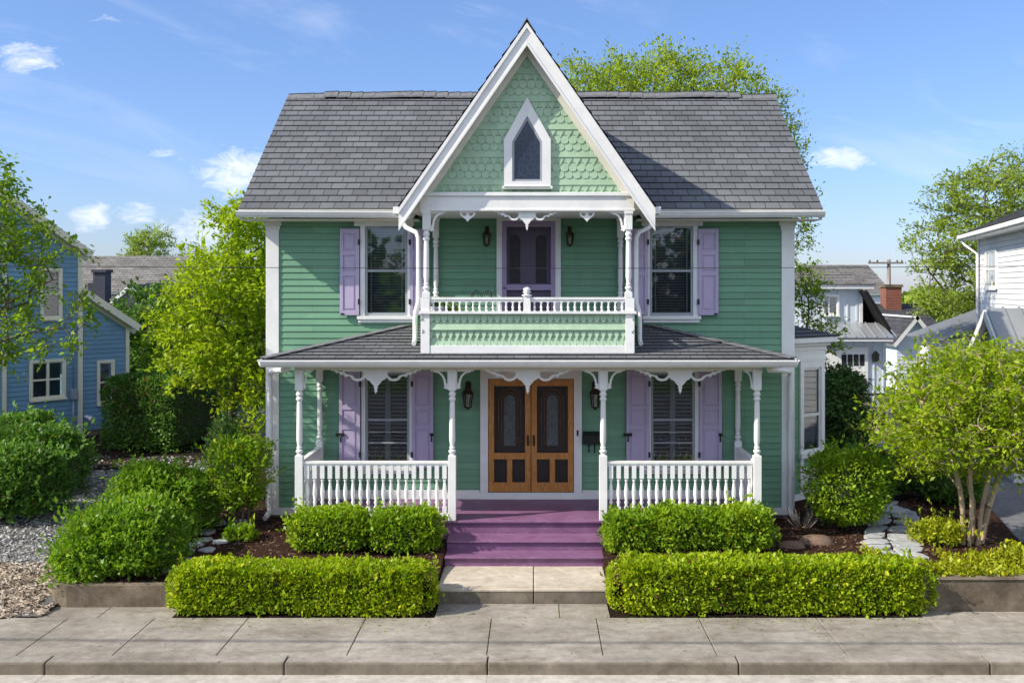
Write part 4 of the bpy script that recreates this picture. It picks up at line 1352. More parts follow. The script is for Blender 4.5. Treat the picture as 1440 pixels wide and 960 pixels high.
def heart_outline(hw, h):
    half = [(-1, 0), (-1, -.2), (-.85, -.45), (-.5, -.62), (-.2, -.8), (0, -1)]
    out = [(a * hw, c * h) for a, c in half] + [(-a * hw, c * h) for a, c in reversed(half[:-1])]
    holes = [[(s * a * hw, c * h) for a, c in ((-.75, -.15), (-.2, -.15), (-.12, -.3), (-.35, -.45), (-.65, -.4))] for s in (-1, 1)]
    return [out] + holes

PX = [(421.2 - VX) / SP, (636 - VX) / SP, (848.2 - VX) / SP, (1064.5 - VX) / SP]
pz = lambda py: CAMZ - (py - VY) / SP
PBZ = pz(519.5)                       # underside of the porch beam
for i in range(3):
    xm = (PX[i] + PX[i + 1]) / 2
    if i == 1: xm = (742 - VX) / SP
    plate(fret_outline(.78, .415), Fr((xm, YP - .0, PBZ), (1, 0, 0), (0, -1, 0)), -.014, .014, 'fretwork', M['white'], house)
for i, x in enumerate(PX):
    for s in (-1, 1):
        if (i == 0 and s < 0) or (i == 3 and s > 0): continue
        if i in (0, 3):
            continue
        plate(bracket_outline(s, .30, .33), Fr((x + s * .066, YP, PBZ), (1, 0, 0), (0, -1, 0)), -.013, .013, 'bracket', M['white'], house)
for x, s in ((PX[0], 1), (PX[3], -1)):
    plate(bracket_outline(s, .17, .33), Fr((x + s * .066, YP, PBZ), (1, 0, 0), (0, -1, 0)), -.013, .013, 'bracket', M['white'], house)
    plate(bracket_outline(1, .36, .33), Fr((x, YP + .066, PBZ), (0, 1, 0), (1, 0, 0)), -.013, .013, 'bracket', M['white'], house)
# balcony fret
BBZ = bz(297)
plate(fret_outline(.56, .33), Fr(((741 - VX) / SB, YB + .02, BBZ), (1, 0, 0), (0, -1, 0)), -.013, .013, 'fretwork', M['white'], house)
for px in (657.5, 825.5):
    plate(heart_outline(.13, .18), Fr(((px - VX) / SB, YB + .02, BBZ), (1, 0, 0), (0, -1, 0)), -.013, .013, 'fretwork', M['white'], house)
for x, s in ((pL, 1), (pR, -1)):
    plate(bracket_outline(s, .27, .34), Fr((x + s * .063, YB + .02, BBZ), (1, 0, 0), (0, -1, 0)), -.013, .013, 'bracket', M['white'], house)
    plate(bracket_outline(1, .3, .34), Fr((x, YB + .085, BBZ), (0, 1, 0), (1, 0, 0)), -.013, .013, 'bracket', M['white'], house)

# ---- porch
FZ = .73
PFX0, PFX1 = -4.10, 3.90
mb = MB(); mb.box(PFX0, PFX1, 18.03, YW - .002, FZ - .045, FZ); mb.build('porch_floor', M['purple'], house, bevel=.012)
mb = MB(); mb.box(PFX0 + .04, PFX1 - .04, 18.07, 18.10, .3, FZ - .046); mb.box(PFX0 + .04, PFX0 + .07, 18.1, YW, .3, FZ - .046); mb.box(PFX1 - .07, PFX1 - .04, 18.1, YW, .3, FZ - .046)
mb.build('porch_skirt', M['purple'], house)
mb = MB()
mb.box(-1.445, 1.165, 17.08, 17.56, .19, .36); mb.box(-1.445, 1.165, 17.51, 18.066, .19, .515)
mb.box(-1.45, 1.17, 17.045, 17.50, .33, .362); mb.box(-1.45, 1.17, 17.475, 18.0, .485, .517)
mb.build('porch_steps', M['purple'], house, bevel=.01)
for x in PX:
    post(x, YP, FZ, pz(640), pz(548), PBZ, .066)
RPX = (-3.99, 3.77)
for x in RPX: post(x + (.0), YW - .10, FZ, pz(640), pz(548), PBZ, .062)
# beam, ceiling
mb = MB()
mb.box(PX[0] - .07, PX[3] + .07, YP - .06, YP + .06, PBZ, 3.40)
for x in (PX[0], PX[3]): mb.box(x - .06, x + .06, YP + .061, YW - .0, PBZ, 3.40)
mb.build('porch_beam', M['cream'], house)
mb = MB(); mb.box(-4.40, 4.18, 17.76, YW - .002, 3.37, 3.385); mb.build('porch_ceiling', M['cream'], house)
EX0, EX1, EY, EZ = -4.51, 4.30, 17.72, 3.485
WZ = 3.965
run = YW - EY
mb = MB()
roof_plane(mb, (EX0, EY, EZ), (EX1, EY, EZ), (EX0 + run, YW, WZ), (EX1 - run, YW, WZ), .21, .018, seed=21)
roof_plane(mb, (EX0, YW, EZ), (EX0, EY, EZ), (EX0 + run, YW, WZ), (EX0 + run - .001, YW, WZ), .21, .018, seed=22)
roof_plane(mb, (EX1, EY, EZ), (EX1, YW, EZ), (EX1 - run + .001, YW, WZ), (EX1 - run, YW, WZ), .21, .018, seed=23)
pr = mb.build('porch_roof', M['roof_porch'], house)
for (a, b) in (((EX0, EY, EZ + .012), (EX0 + run, YW, WZ + .012)), ((EX1, EY, EZ + .012), (EX1 - run, YW, WZ + .012))):
    a, b = Vector(a), Vector(b)
    mb = MB()
    for i in range(14):
        p, q = a.lerp(b, i / 14), a.lerp(b, (i + 1.08) / 14)
        mb.bar(p + Vector((0, 0, .012)), q + Vector((0, 0, .004)), .22, .014)
    mb.build('hip_cap', M['ridge'], pr)
mb = MB(); mb.box(EX0 + .01, EX1 - .01, EY + .01, YW - .0, EZ - .10, EZ - .012); mb.build('porch_fascia', M['cream'], pr)
mb = MB(); mb.box(EX0 - .02, EX1 + .02, EY - .025, EY + .3, EZ - .014, EZ + .004); mb.build('drip_edge', M['roof_edge'], pr)
gutter_run((EX0 - .03, EY, EZ - .135), (EX1 + .03, EY, EZ - .135), (0, -1, 0), .118, .125, parent=house)
gutter_run((EX0 + .0, YW, EZ - .135), (EX0 + .0, EY + .0, EZ - .135), (-1, 0, 0), .118, .10, parent=house)
gutter_run((EX1 - .0, EY + .0, EZ - .135), (EX1 - .0, YW, EZ - .135), (1, 0, 0), .118, .10, parent=house)
# railings
def porch_baluster(x, y, z0, z1, r=.036):
    m = MB(); h = z1 - z0
    m.box(x - r, x + r, y - r, y + r, z0, z0 + .14 * h); m.box(x - r, x + r, y - r, y + r, z1 - .27 * h, z1)
    m.lathe(x, y, [(r * .9, z0 + .14 * h), (r * .5, z0 + .18 * h), (r * .95, z0 + .23 * h), (r * .6, z0 + .27 * h), (r * 1.05, z0 + .40 * h), (r * .95, z0 + .5 * h), (r * .6, z0 + .62 * h), (r * .5, z0 + .66 * h), (r * .95, z0 + .69 * h), (r * .5, z0 + .715 * h), (r * .9, z1 - .27 * h)], 8)
    return m
rz0, rz1 = FZ + .06, pz(648)
rail_run((PX[0] + .066, YP), (PX[1] - .066, YP), rz0, rz1, .045, .09, 19, house, 'porch_railing', None, make=porch_baluster)
rail_run((PX[2] + .066, YP), (PX[3] - .066, YP), rz0, rz1, .045, .09, 19, house, 'porch_railing', None, make=porch_baluster)
for x in (PX[0], PX[3]):
    rail_run((x, YP + .066), (x, YW - .16), rz0, rz1, .045, .09, 12, house, 'porch_railing', None, make=porch_baluster)

# ---- downspouts
def spout(pts, parent=house, r=.042):
    m = MB(); m.tube(pts, r, 8); return m.build('downspout', M['white'], parent)
for s in (-1, 1):
    X = lambda d: HC + s * d
    spout([(X(2.26), EAVE_Y - .07, EAVE_Z - .05), (X(2.25), EAVE_Y - .08, EAVE_Z - .16), (X(2.17), EAVE_Y - .22, EAVE_Z - .26), (X(1.96), 18.86, EAVE_Z - .36), (X(1.92), 18.80, EAVE_Z - .46), (X(1.915), 18.78, 4.55), (X(1.92), 18.78, 4.40), (X(1.965), 18.72, 4.24), (X(1.97), 18.70, 4.1), (X(1.97), 18.70, 3.78), (X(1.97), 18.62, 3.72), (X(1.97), 18.5, 3.70)])
    xe = EX0 + .22 if s < 0 else EX1 - .22
    xw = HX0 + .06 if s < 0 else HX1 - .06
    spout([(xe + s * -.15, 17.84, 3.36), (xe - s * .12, 17.98, 3.28), (xe + s * .25, 19.0, 3.20), (xw - s * .02, YW - .16, 3.12), (xw, YW - .12, 3.02), (xw, YW - .12, .62), (xw, YW - .14, .5), (xw + s * .04, YW - .34, .44)], r=.048)

# ---- bay window on the right side
def bay():
    A, B, Cc, D = (HX1 + .0, 20.9), (5.9, 21.8), (5.9, 24.0), (HX1 + .0, 24.9)
    pts = [A, B, Cc, D]
    seg = list(zip(pts, pts[1:]))
    mb = MB(); sash = MB(); trim = MB(); gl = MB(); bl = MB()
    zc = 3.47
    for (p, q) in seg:
        u = Vector((q[0] - p[0], q[1] - p[1], 0)); ln = u.length; u.normalize()
        n = Vector((u.y, -u.x, 0))
        G = Fr((p[0], p[1], 0), u, n)
        a0, a1 = (ln * .50, ln - .13) if p is A else ((.13, ln * .5) if q is D else (.5, ln - .5))
        z0, z1 = 1.36, 3.06
        siding(mb, G, 0, ln, .5, zc, .122, [(a0, a1, z0, z1)])
        for a in (a0 - .11, a1): trim.fbox(G, a, a + .11, -.03, .05, .55, 3.2)
        trim.fbox(G, a0, a1, -.03, .048, z1, 3.2); trim.fbox(G, a0 - .14, a1 + .14, -.03, .09, z0 - .1, z0); trim.fbox(G, a0, a1, -.03, .03, .55, z0 - .3)
        trim.fbox(G, 0.0, ln, -.02, .06, 3.2, 3.27); trim.fbox(G, 0, ln, -.02, .04, 3.27, 3.47)
        trim.fbox(G, 0, ln, -.02, .04, .44, .56)
        zm = (z0 + z1) / 2 - .1
        for a in (a0, a1 - .04): sash.fbox(G, a, a + .04, -.025, .02, z0, z1)
        sash.fbox(G, a0 + .04, a1 - .04, -.025, .018, zm - .025, zm + .025); sash.fbox(G, a0 + .04, a1 - .04, -.025, .018, z0, z0 + .06); sash.fbox(G, a0 + .04, a1 - .04, -.025, .018, z1 - .04, z1)
        gl.face([G(a0, -.01, z0), G(a1, -.01, z0), G(a1, -.01, z1), G(a0, -.01, z1)])
        bl.face([G(a0, -.08, z0), G(a1, -.08, z0), G(a1, -.08, z1), G(a0, -.08, z1)])
    w_ = mb.build('bay_window', M['green'], house)
    trim.build('bay_trim', M['white'], w_); sash.build('sash', M['white'], w_); gl.build('pane', M['glass'], w_)
    bl.build('sheer_curtain', paint('sheer_curtain', (.38, .43, .51), .8, .15, 9, grain=(8, 8, .5)), w_)
    def off(k):
        return [(HX1, A[1] - k * 1.1), (B[0] + k * .95, B[1] - k * .45), (Cc[0] + k * .95, Cc[1] + k * .45), (HX1, D[1] + k * 1.1)]
    mb = MB(); mb.ngon_slab(off(.06), 3.40, 3.50); mb.ngon_slab(off(.14), 3.50, 3.57); mb.ngon_slab(off(.27), 3.571, 3.68)
    mb.build('bay_cornice', M['white'], house, bevel=.008)
    mb = MB(); o4 = off(.30); z0, z1 = 3.69, 4.0
    tp = [(HX1, 21.9, z1), (HX1, 23.9, z1)]
    e = [(x, y, z0) for x, y in o4]
    roof_plane(mb, e[0], e[1], tp[0], (tp[0][0] + .001, tp[0][1], z1), .21)
    roof_plane(mb, e[1], e[2], tp[0], tp[1], .21)
    roof_plane(mb, e[2], e[3], tp[1], (tp[1][0], tp[1][1] + .001, z1), .21)
    mb.build('bay_roof', M['roof_porch'], house)
bay()

# ---- lanterns (hung on the wall, one prototype per size)
def lantern(loc, sc, label):
    x, z = loc
    t = thing('wall_lantern', (x, YW - .01, z), label, 'wall lantern', 'wall lanterns on the green house')
    m = MB(); y = YW - .16
    m.lathe(x, y, [(.05 * sc, z + .13 * sc), (.115 * sc, z + .125 * sc), (.11 * sc, z + .14 * sc), (.06 * sc, z + .20 * sc), (.05 * sc, z + .235 * sc), (.018 * sc, z + .26 * sc), (.024 * sc, z + .29 * sc), (.008 * sc, z + .31 * sc)], 6, smooth=False)
    m.build('lamp_cap', M['bronze'], t)
    m = MB()
    for k in range(6):
        w = 6.283 * k / 6
        m.tube([(x + .098 * sc * math.cos(w), y + .098 * sc * math.sin(w), z + .13 * sc), (x + .066 * sc * math.cos(w), y + .066 * sc * math.sin(w), z - .11 * sc)], .008 * sc, 4)
    m.lathe(x, y, [(.012 * sc, z - .17 * sc), (.03 * sc, z - .145 * sc), (.075 * sc, z - .125 * sc), (.075 * sc, z - .11 * sc)], 6, smooth=False)
    m.build('cage', M['bronze'], t)
    m = MB()
    b0 = [(x + .062 * sc * math.cos(6.283 * k / 6), y + .062 * sc * math.sin(6.283 * k / 6), z - .108 * sc) for k in range(6)]
    b1 = [(x + .094 * sc * math.cos(6.283 * k / 6), y + .094 * sc * math.sin(6.283 * k / 6), z + .128 * sc) for k in range(6)]
    for k in range(6): m.face([b0[k], b0[(k + 1) % 6], b1[(k + 1) % 6], b1[k]])
    m.build('lamp_glass', M['lampglass'], t)
    m = MB()
    for dx in (-.02, .02): m.lathe(x + dx * sc, y, [(.011 * sc, z - .11 * sc), (.011 * sc, z + .0 * sc), (.006 * sc, z + .05 * sc)], 8)
    m.build('candle_bulb', M['cream'], t)
    m = MB()
    m.fbox(F, x - .05 * sc, x + .05 * sc, .012, .035, z + .12 * sc, z + .34 * sc)
    m.tube([(x, YW - .03, z + .26 * sc), (x, YW - .06, z + .34 * sc), (x, YW - .12, z + .36 * sc), (x, y, z + .31 * sc)], .012 * sc, 6)
    m.build('bracket', M['bronze'], t)
lantern((wx(685), wz(338)), .75, 'small bronze wall lantern on the balcony between the left balcony post and the violet door')
lantern((wx(801), wz(338)), .75, 'small bronze wall lantern on the balcony between the violet door and the right balcony post')
lantern((wx(658.5), wz(562)), 1.0, 'bronze porch lantern with clear glass left of the oak double doors')
lantern((wx(836.5), wz(562)), 1.0, 'bronze porch lantern above the black mailbox, right of the oak double doors')
# mailbox
t_ = thing('mailbox', (wx(831), YW, wz(624)), 'black metal wall mailbox beside the oak double doors', 'mailbox')
m = MB()
prof = [(.0, wz(624)), (.13, wz(623)), (.135, wz(611)), (.10, wz(607.5)), (.0, wz(606))]
vs = [F(wx(819.5), .015 + b, z) for b, z in prof] + [F(wx(843.5), .015 + b, z) for b, z in prof]
m.raw(vs, [(0, 1, 2, 3, 4), (9, 8, 7, 6, 5)] + [(i, (i + 1) % 5, 5 + (i + 1) % 5, 5 + i) for i in range(5)])
m.build('body', M['blackmetal'], t_)
m = MB(); m.fbox(F, wx(819.2), wx(843.8), .15, .158, wz(614), wz(611)); m.build('lid', M['blackmetal'], t_)
m = MB()
m.tube([F(wx(828), .03, wz(624)), F(wx(828), .03, wz(632)), F(wx(828), .06, wz(635)), F(wx(828), .08, wz(632))], .012, 6)
m.tube([F(wx(836), .03, wz(624)), F(wx(836), .03, wz(632)), F(wx(836), .06, wz(635)), F(wx(836), .08, wz(632))], .012, 6)
m.build('newspaper_hook', M['blackmetal'], t_)

# ---- things standing on the balcony
def chair(x, y, z, label):
    t = thing('garden_chair', (x, y, z), label, 'chair', 'wire chairs on the balcony')
    m = MB(); m.lathe(x, y, [(.19, z + .44), (.2, z + .45), (.19, z + .46)], 16); m.build('seat', M['blackmetal'], t)
    for sx in (-1, 1):
        for sy in (-1, 1):
            m = MB(); m.tube([(x + sx * .19, y + sy * .19, z), (x + sx * .14, y + sy * .14, z + .44)], .011, 6); m.build('leg', M['blackmetal'], t)
    m = MB()
    for sx in (-1, 1):
        m.tube([(x + sx * .1 + .09 * math.cos(w), y - .19, z + .78 + .11 * math.sin(w)) for w in [6.283 * k / 16 for k in range(17)]], .008, 5)
        m.tube([(x + sx * .1 + .05 * math.cos(w), y - .19, z + .78 + .06 * math.sin(w)) for w in [6.283 * k / 12 for k in range(13)]], .006, 5)
        m.tube([(x + sx * .17, y - .17, z + .45), (x + sx * .19, y - .19, z + .72), (x + sx * .14, y - .19, z + .88)], .010, 6)
    m.build('backrest', M['blackmetal'], t)
    return t
ch = chair(-.95, 19.25, 3.72, 'black wire garden chair with looped back on the balcony left of the violet door')
dup_thing(ch, (1.06, 19.3, 3.72), 'black wire garden chair with looped back on the balcony right of the violet door', .5)
def pot(x, y, z, r, h, mat, label, plant):
    t = thing('plant_pot', (x, y, z), label, 'plant pot')
    m = MB(); m.lathe(x, y, [(r * .65, z), (r * .95, z + h * .85), (r * 1.08, z + h * .86), (r * 1.08, z + h), (r * .9, z + h), (r * .85, z + h * .9)], 16); m.build('pot', mat, t)
    rng = np.random.default_rng(int(abs(x) * 100))
    k = 260
    P = np.array([x, y, z + h]) + rng.normal(size=(k, 3)) * np.array([r * .6, r * .6, .05]) + np.array([0, 0, .04])
    leaf_object('leaves', P, rng.normal(size=(k, 3)) + np.array([0, 0, 1.2]), rng.normal(size=(k, 3)) + np.array([0, 0, .6]), .06, plant, t, 5)
M['urn'] = paint('white_ceramic', (.62, .60, .66), .3, .05)
pot((622 - VX) * 18.5 / FPX - .08, 18.5, 3.72, .15, .62, M['urn'], 'tall pale ceramic planter in the left corner of the balcony', L['dark'])
pot((637 - VX) * 18.6 / FPX, 18.6, 3.72, .14, .52, M['terracotta'], 'terracotta flower pot on the balcony behind the left railing', L['dark'])

# ================================================================== PLANTS NEAR THE HOUSE
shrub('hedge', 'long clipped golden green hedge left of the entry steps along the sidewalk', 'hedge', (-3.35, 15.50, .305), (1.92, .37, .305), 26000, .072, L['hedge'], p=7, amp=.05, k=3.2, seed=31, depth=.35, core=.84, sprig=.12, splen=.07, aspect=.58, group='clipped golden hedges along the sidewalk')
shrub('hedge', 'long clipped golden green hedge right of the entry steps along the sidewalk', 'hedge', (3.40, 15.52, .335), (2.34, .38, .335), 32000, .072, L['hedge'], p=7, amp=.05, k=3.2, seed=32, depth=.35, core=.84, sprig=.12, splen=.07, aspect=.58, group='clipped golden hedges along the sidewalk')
gb = 'rounded boxwoods in front of the porch'
shrub('boxwood', 'rounded boxwood below the left porch railing, nearer the house corner', 'shrub', (-3.34, 17.52, .67), (.66, .38, .30), 7000, .07, L['box'], p=3.6, amp=.09, k=3.5, seed=33, sprig=.2, splen=.09, aspect=.55, group=gb, depth=.4, core=.78)
shrub('boxwood', 'rounded boxwood below the left porch railing, touching the purple steps', 'shrub', (-2.13, 17.50, .68), (.60, .38, .30), 7000, .07, L['box'], p=3.6, amp=.09, k=3.5, seed=34, sprig=.2, splen=.09, aspect=.55, group=gb, depth=.4, core=.78)
shrub('boxwood', 'small boxwood right beside the purple steps below the right porch railing', 'shrub', (1.60, 17.50, .68), (.47, .38, .30), 5600, .072, L['box'], p=3.2, amp=.11, k=3.5, seed=35, sprig=.2, splen=.09, aspect=.55, group=gb, depth=.4, core=.78)
shrub('boxwood', 'middle boxwood of the three below the right porch railing', 'shrub', (2.50, 17.52, .70), (.58, .39, .32), 6600, .072, L['box'], p=3.2, amp=.11, k=3.5, seed=36, sprig=.2, splen=.09, aspect=.55, group=gb, depth=.4, core=.78)
shrub('boxwood', 'boxwood below the right porch railing, farthest from the purple steps', 'shrub', (3.40, 17.52, .71), (.52, .40, .33), 6400, .072, L['box'], p=3.0, amp=.11, k=3.5, seed=37, sprig=.2, splen=.09, aspect=.55, group=gb, depth=.4, core=.78)

shrub('spreading_shrub', 'broad spreading green shrub overhanging the rounded concrete retaining wall', 'shrub', (-6.33, 16.58, .62), (1.0, .95, .66), 19000, .076, L['spread'], p=2.2, amp=.2, k=2.4, seed=41, depth=.35)
shrub('spreading_shrub', 'green shrub behind the spreading shrub and left of the upright shrub', 'shrub', (-6.40, 18.7, .92), (.95, .85, .64), 17000, .076, L['spread'], p=2.2, amp=.2, k=2.4, seed=42, depth=.35)
shrub('upright_shrub', 'upright leafy shrub with bare lower stems at the left house corner', 'shrub', (-5.12, 18.75, 1.38), (.60, .52, .66), 4200, .085, L['box'], p=2.0, amp=.16, k=4, seed=43, depth=.7, core=.35, stems=7, base=.4)
shrub('small_conifer', 'small pointed conifer between the green shrubs and the side tree', 'shrub', (-6.3, 21.6, 1.25), (.40, .40, .85), 4200, .07, L['conif'], p=1.7, amp=.1, k=5, seed=44, depth=.4, aspect=.28, up=1.)
shrub('evergreen_shrub', 'dark glossy shrub at the left picture edge, nearest the gravel', 'shrub', (-10.15, 20.7, .80), (1.15, .95, .62), 13000, .10, L['dark'], p=2.2, amp=.2, k=2., seed=45, depth=.35, group='dark shrubs along the gravel drive')
shrub('evergreen_shrub', 'dark glossy shrub in front of the blue house beside the gravel', 'shrub', (-10.75, 22.9, .98), (1.2, 1.0, .74), 13000, .10, L['dark'], p=2.2, amp=.2, k=2., seed=46, depth=.35, group='dark shrubs along the gravel drive')
shrub('evergreen_shrub', 'dark glossy shrub against the blue house wall under the double window', 'shrub', (-12.2, 24.2, .95), (1.5, 1.2, .72), 11000, .10, L['dark'], p=2.2, amp=.2, k=2., seed=47, depth=.35, group='dark shrubs along the gravel drive')
shrub('hedge', 'tall dark clipped hedge at the corner of the blue house', 'hedge', (-9.9, 29.2, 1.34), (1.15, 1.7, .98), 18000, .09, L['dark'], p=9, amp=.02, k=2.5, seed=48, depth=.2, core=.88, sprig=.1, splen=.08, rotz=-.25)
shrub('round_shrub', 'round green shrub with dark stems in front of the bay window', 'shrub', (5.55, 19.05, 1.18), (.80, .70, .66), 9000, .075, L['box'], p=2.1, amp=.12, k=3.2, seed=51, depth=.45, core=.62, stems=8, base=.4)
shrub('low_shrub', 'low dark shrub behind the stepping stones beside the round shrub', 'shrub', (7.15, 22.0, .85), (.85, .7, .5), 6000, .085, L['dark'], p=2.1, amp=.16, k=3, seed=52, depth=.45)
shrub('low_shrub', 'low dark shrub under the pale barked tree by the driveway', 'shrub', (8.3, 21.4, .75), (.7, .6, .42), 5000, .085, L['dark'], p=2.1, amp=.16, k=3, seed=53, depth=.45)
shrub('low_shrub', 'loose light green plant between the stepping stones and the pale barked tree', 'shrub', (6.75, 17.95, .52), (.42, .45, .2), 1800, .08, L['cover'], p=2.1, amp=.2, k=5, seed=54, depth=.6, core=.4)
shrub('perennial', 'small light green perennial at the foot of the upright shrub', 'plant', (-5.0, 18.1, .48), (.3, .22, .1), 700, .09, L['box'], p=2.0, amp=.2, k=5, seed=55, depth=.6, core=.3)
shrub('evergreen', 'dark drooping evergreen behind the bay window', 'shrub', (7.85, 27.0, 1.5), (.72, .8, 1.2), 8000, .13, L['conif'], p=2.3, amp=.14, k=3, seed=56, depth=.4, aspect=.3, up=-.5)

# groundcover above the right retaining wall
def cover():
    rng = np.random.default_rng(61)
    n = 9000
    x = rng.uniform(5.2, 8.1, n); y = 15.55 + 1.6 * rng.random(n) ** 1.3
    keep = ~((x > 5.5) & (x < 6.4) & (y > 16.6))
    x, y = x[keep], y[keep]; n = len(x)
    hgt = .10 + .07 * np.sin(x * 5 + 1.3) * np.sin(y * 4 + x * 2) + .05 * np.sin(x * 11)
    z = np.array([bedz(a, b) for a, b in zip(x, y)]) + np.clip(hgt, .02, .3) * rng.random(n) + .12 * (y < 15.9)
    y = y - .0
    P = np.stack([x, y, z], 1)
    D = rng.normal(size=(n, 3)) * .8 + np.array([0, -.2, .7])
    Nn = rng.normal(size=(n, 3)) * .5 + np.array([0, 0, 1])
    o = leaf_object('groundcover', P, D, Nn, .075, L['cover'], None, 61)
    tag(o, kind='stuff')
cover()
# bare twiggy shrub by the right corner
def bare():
    t = thing('bare_shrub', (4.75, 18.9, .4), 'bare twiggy shrub at the right foot of the green house', 'shrub')
    rng = random.Random(5); m = MB()
    for k in range(26):
        a = rng.uniform(0, 6.28); l = rng.uniform(.3, .6); tl = rng.uniform(.5, 1.1)
        p = Vector((4.75 + .06 * math.cos(a), 18.9 + .06 * math.sin(a), .36))
        d = Vector((math.cos(a) * tl, math.sin(a) * tl * .6, .8)).normalized()
        q = p + d * l * .6; e = q + (d + Vector((rng.uniform(-.4, .4), rng.uniform(-.4, .4), .2))).normalized() * l * .5
        e2 = q + (d + Vector((rng.uniform(-.6, .6), rng.uniform(-.4, .4), .1))).normalized() * l * .4
        m.tube([p, q, e], [.009, .006, .003], 4); m.tube([q, e2], [.005, .002], 4)
    m.build('twigs', paint('grey_twig', (.25, .21, .17), .9, .2, 9), t)
bare()
# rocks
def rock(x, y, sx, sy, sz, seed, label):
    rng = np.random.default_rng(seed)
    m = MB(); n = 14; g = 8
    vs, fs = [], []
    z0 = bedz(x, y)
    for i in range(g + 1):
        th = .5 * math.pi * i / g
        for k in range(n):
            w = 6.283 * k / n
            f = 1 + .12 * math.sin(2 * w + seed) + .08 * math.sin(3 * w + seed * 2 + i * .4)
            vs.append((x + sx * f * math.cos(w) * math.cos(th) ** .7, y + sy * f * math.sin(w) * math.cos(th) ** .7, z0 - .03 + sz * math.sin(th)))
    fs = [(i * n + k, i * n + (k + 1) % n, (i + 1) * n + (k + 1) % n, (i + 1) * n + k) for i in range(g) for k in range(n)]
    m.raw(vs, fs, smooth=True)
    tag(m.build('rock', M['rock'], None), label, 'rock')
rock(4.72, 17.85, .28, .2, .17, 2, 'brown domed rock lying on the mulch between the boxwoods and the stepping stones')
rock(4.25, 17.65, .26, .17, .10, 5, 'flat dark brown rock beside the domed rock on the mulch')
rock(4.05, 18.35, .2, .14, .07, 8, 'small flat rock on the mulch near the right end of the porch')

# ================================================================== TREES
tree('multi_stem_tree', 'small pale barked tree with several trunks and yellow green crown beside the right driveway', 'tree',
     [[(7.15, 17.8, .35), (7.12, 17.75, 1.0), (6.98, 17.7, 1.7), (6.6, 17.6, 2.5)],
      [(7.3, 17.85, .35), (7.32, 17.8, 1.1), (7.15, 17.85, 1.9), (7.0, 17.9, 2.9)],
      [(7.36, 17.75, .35), (7.45, 17.7, 1.1), (7.55, 17.6, 1.8), (7.6, 17.5, 2.9)],
      [(7.46, 17.85, .35), (7.58, 17.85, 1.0), (7.85, 17.9, 1.7), (8.3, 18.0, 2.6)],
      [(7.22, 17.72, .35), (7.2, 17.6, 1.1), (7.05, 17.2, 1.9), (6.9, 16.9, 2.5)]],
     [(7.2, 17.7, 2.5, 1.5, 1.2, 1.05), (6.7, 17.6, 2.3, 1.05, 1.0, .7), (8.0, 17.8, 2.65, 1.3, 1.2, 1.1), (7.15, 17.7, 3.2, .85, .8, .5)],
     250, 105, .085, L['tree'], M['bark_pale'], 71, rt=.008, spread=.40, shell=.15, twigs=6, expo=.42)
tree('side_tree', 'yellow green tree between the green house and the blue house', 'tree',
     [[(-7.3, 25.2, .3), (-7.2, 25.2, 1.6), (-6.9, 25.1, 3.0), (-6.7, 25.0, 5.0)], [(-7.2, 25.2, 1.2), (-7.6, 25.3, 2.6), (-7.9, 25.3, 4.2)], [(-7.25, 25.2, .8), (-6.4, 24.8, 2.0), (-5.9, 24.6, 3.2)]],
     [(-6.8, 25.0, 4.3, 1.6, 1.9, 2.1), (-7.75, 25.0, 3.5, .95, 1.5, 1.3), (-6.2, 24.7, 2.3, 1.3, 1.3, 1.1), (-7.3, 24.8, 2.7, .8, .9, .6), (-6.5, 25, 5.9, .95, 1.2, .95)],
     175, 120, .125, L['tree'], M['bark'], 72, rt=.009, spread=.52, shell=.3, twigs=6)
tree('near_tree', 'light green tree reaching in over the gravel drive in front of the blue house', 'tree',
     [[(-10.6, 18.6, .2), (-10.6, 18.6, 2.0), (-10.3, 18.6, 4.0), (-10.1, 18.5, 6.0)], [(-10.6, 18.6, 2.2), (-9.9, 18.4, 3.4), (-9.0, 18.2, 4.4), (-8.2, 18.1, 4.8)], [(-10.4, 18.6, 3.0), (-9.6, 18.3, 3.6), (-8.6, 18.0, 3.9), (-7.9, 17.9, 4.0)]],
     [(-9.6, 18.3, 5.5, 1.1, 1.1, 1.5), (-9.5, 18.3, 4.4, 1.0, 1.1, 1.2), (-8.6, 18.2, 5.3, .75, .8, .55), (-8.2, 18.1, 4.3, .75, .8, .35), (-8.2, 18.0, 3.9, .9, .7, .3), (-9.7, 18.4, 6.5, .8, .9, .6), (-9.5, 18.2, 3.7, .8, .8, .45)],
     135, 78, .095, L['tree2'], M['bark'], 73, rt=.006, spread=.36, shell=.1, twigs=5, droop=.25)
tree('back_tree', 'large sparse spring tree rising behind the roof of the green house', 'tree',
     [[(4.2, 31, .2), (4.2, 31, 4), (4.3, 31, 7), (4.0, 31, 9.5)], [(4.2, 31, 4), (2.5, 31, 7), (1.5, 30.8, 9)], [(4.2, 31, 4.5), (6, 31, 7), (7, 30.8, 8.6)]],
     [(3.9, 30.8, 8.6, 3.7, 2.6, 2.75), (7.1, 30.5, 6.5, .7, 1.0, 1.6), (1.9, 30.6, 9.2, 1.9, 1.8, 2.0)],
     580, 95, .105, L['back'], M['bark'], 74, rt=.009, spread=.62, shell=.55, twigs=5, upw=1.0, flat=1.0, keep=lambda q: q[2] > 6 and q[2] < 11.35 + .25 * math.sin(q[0] * 2.3) or q[0] > 6)
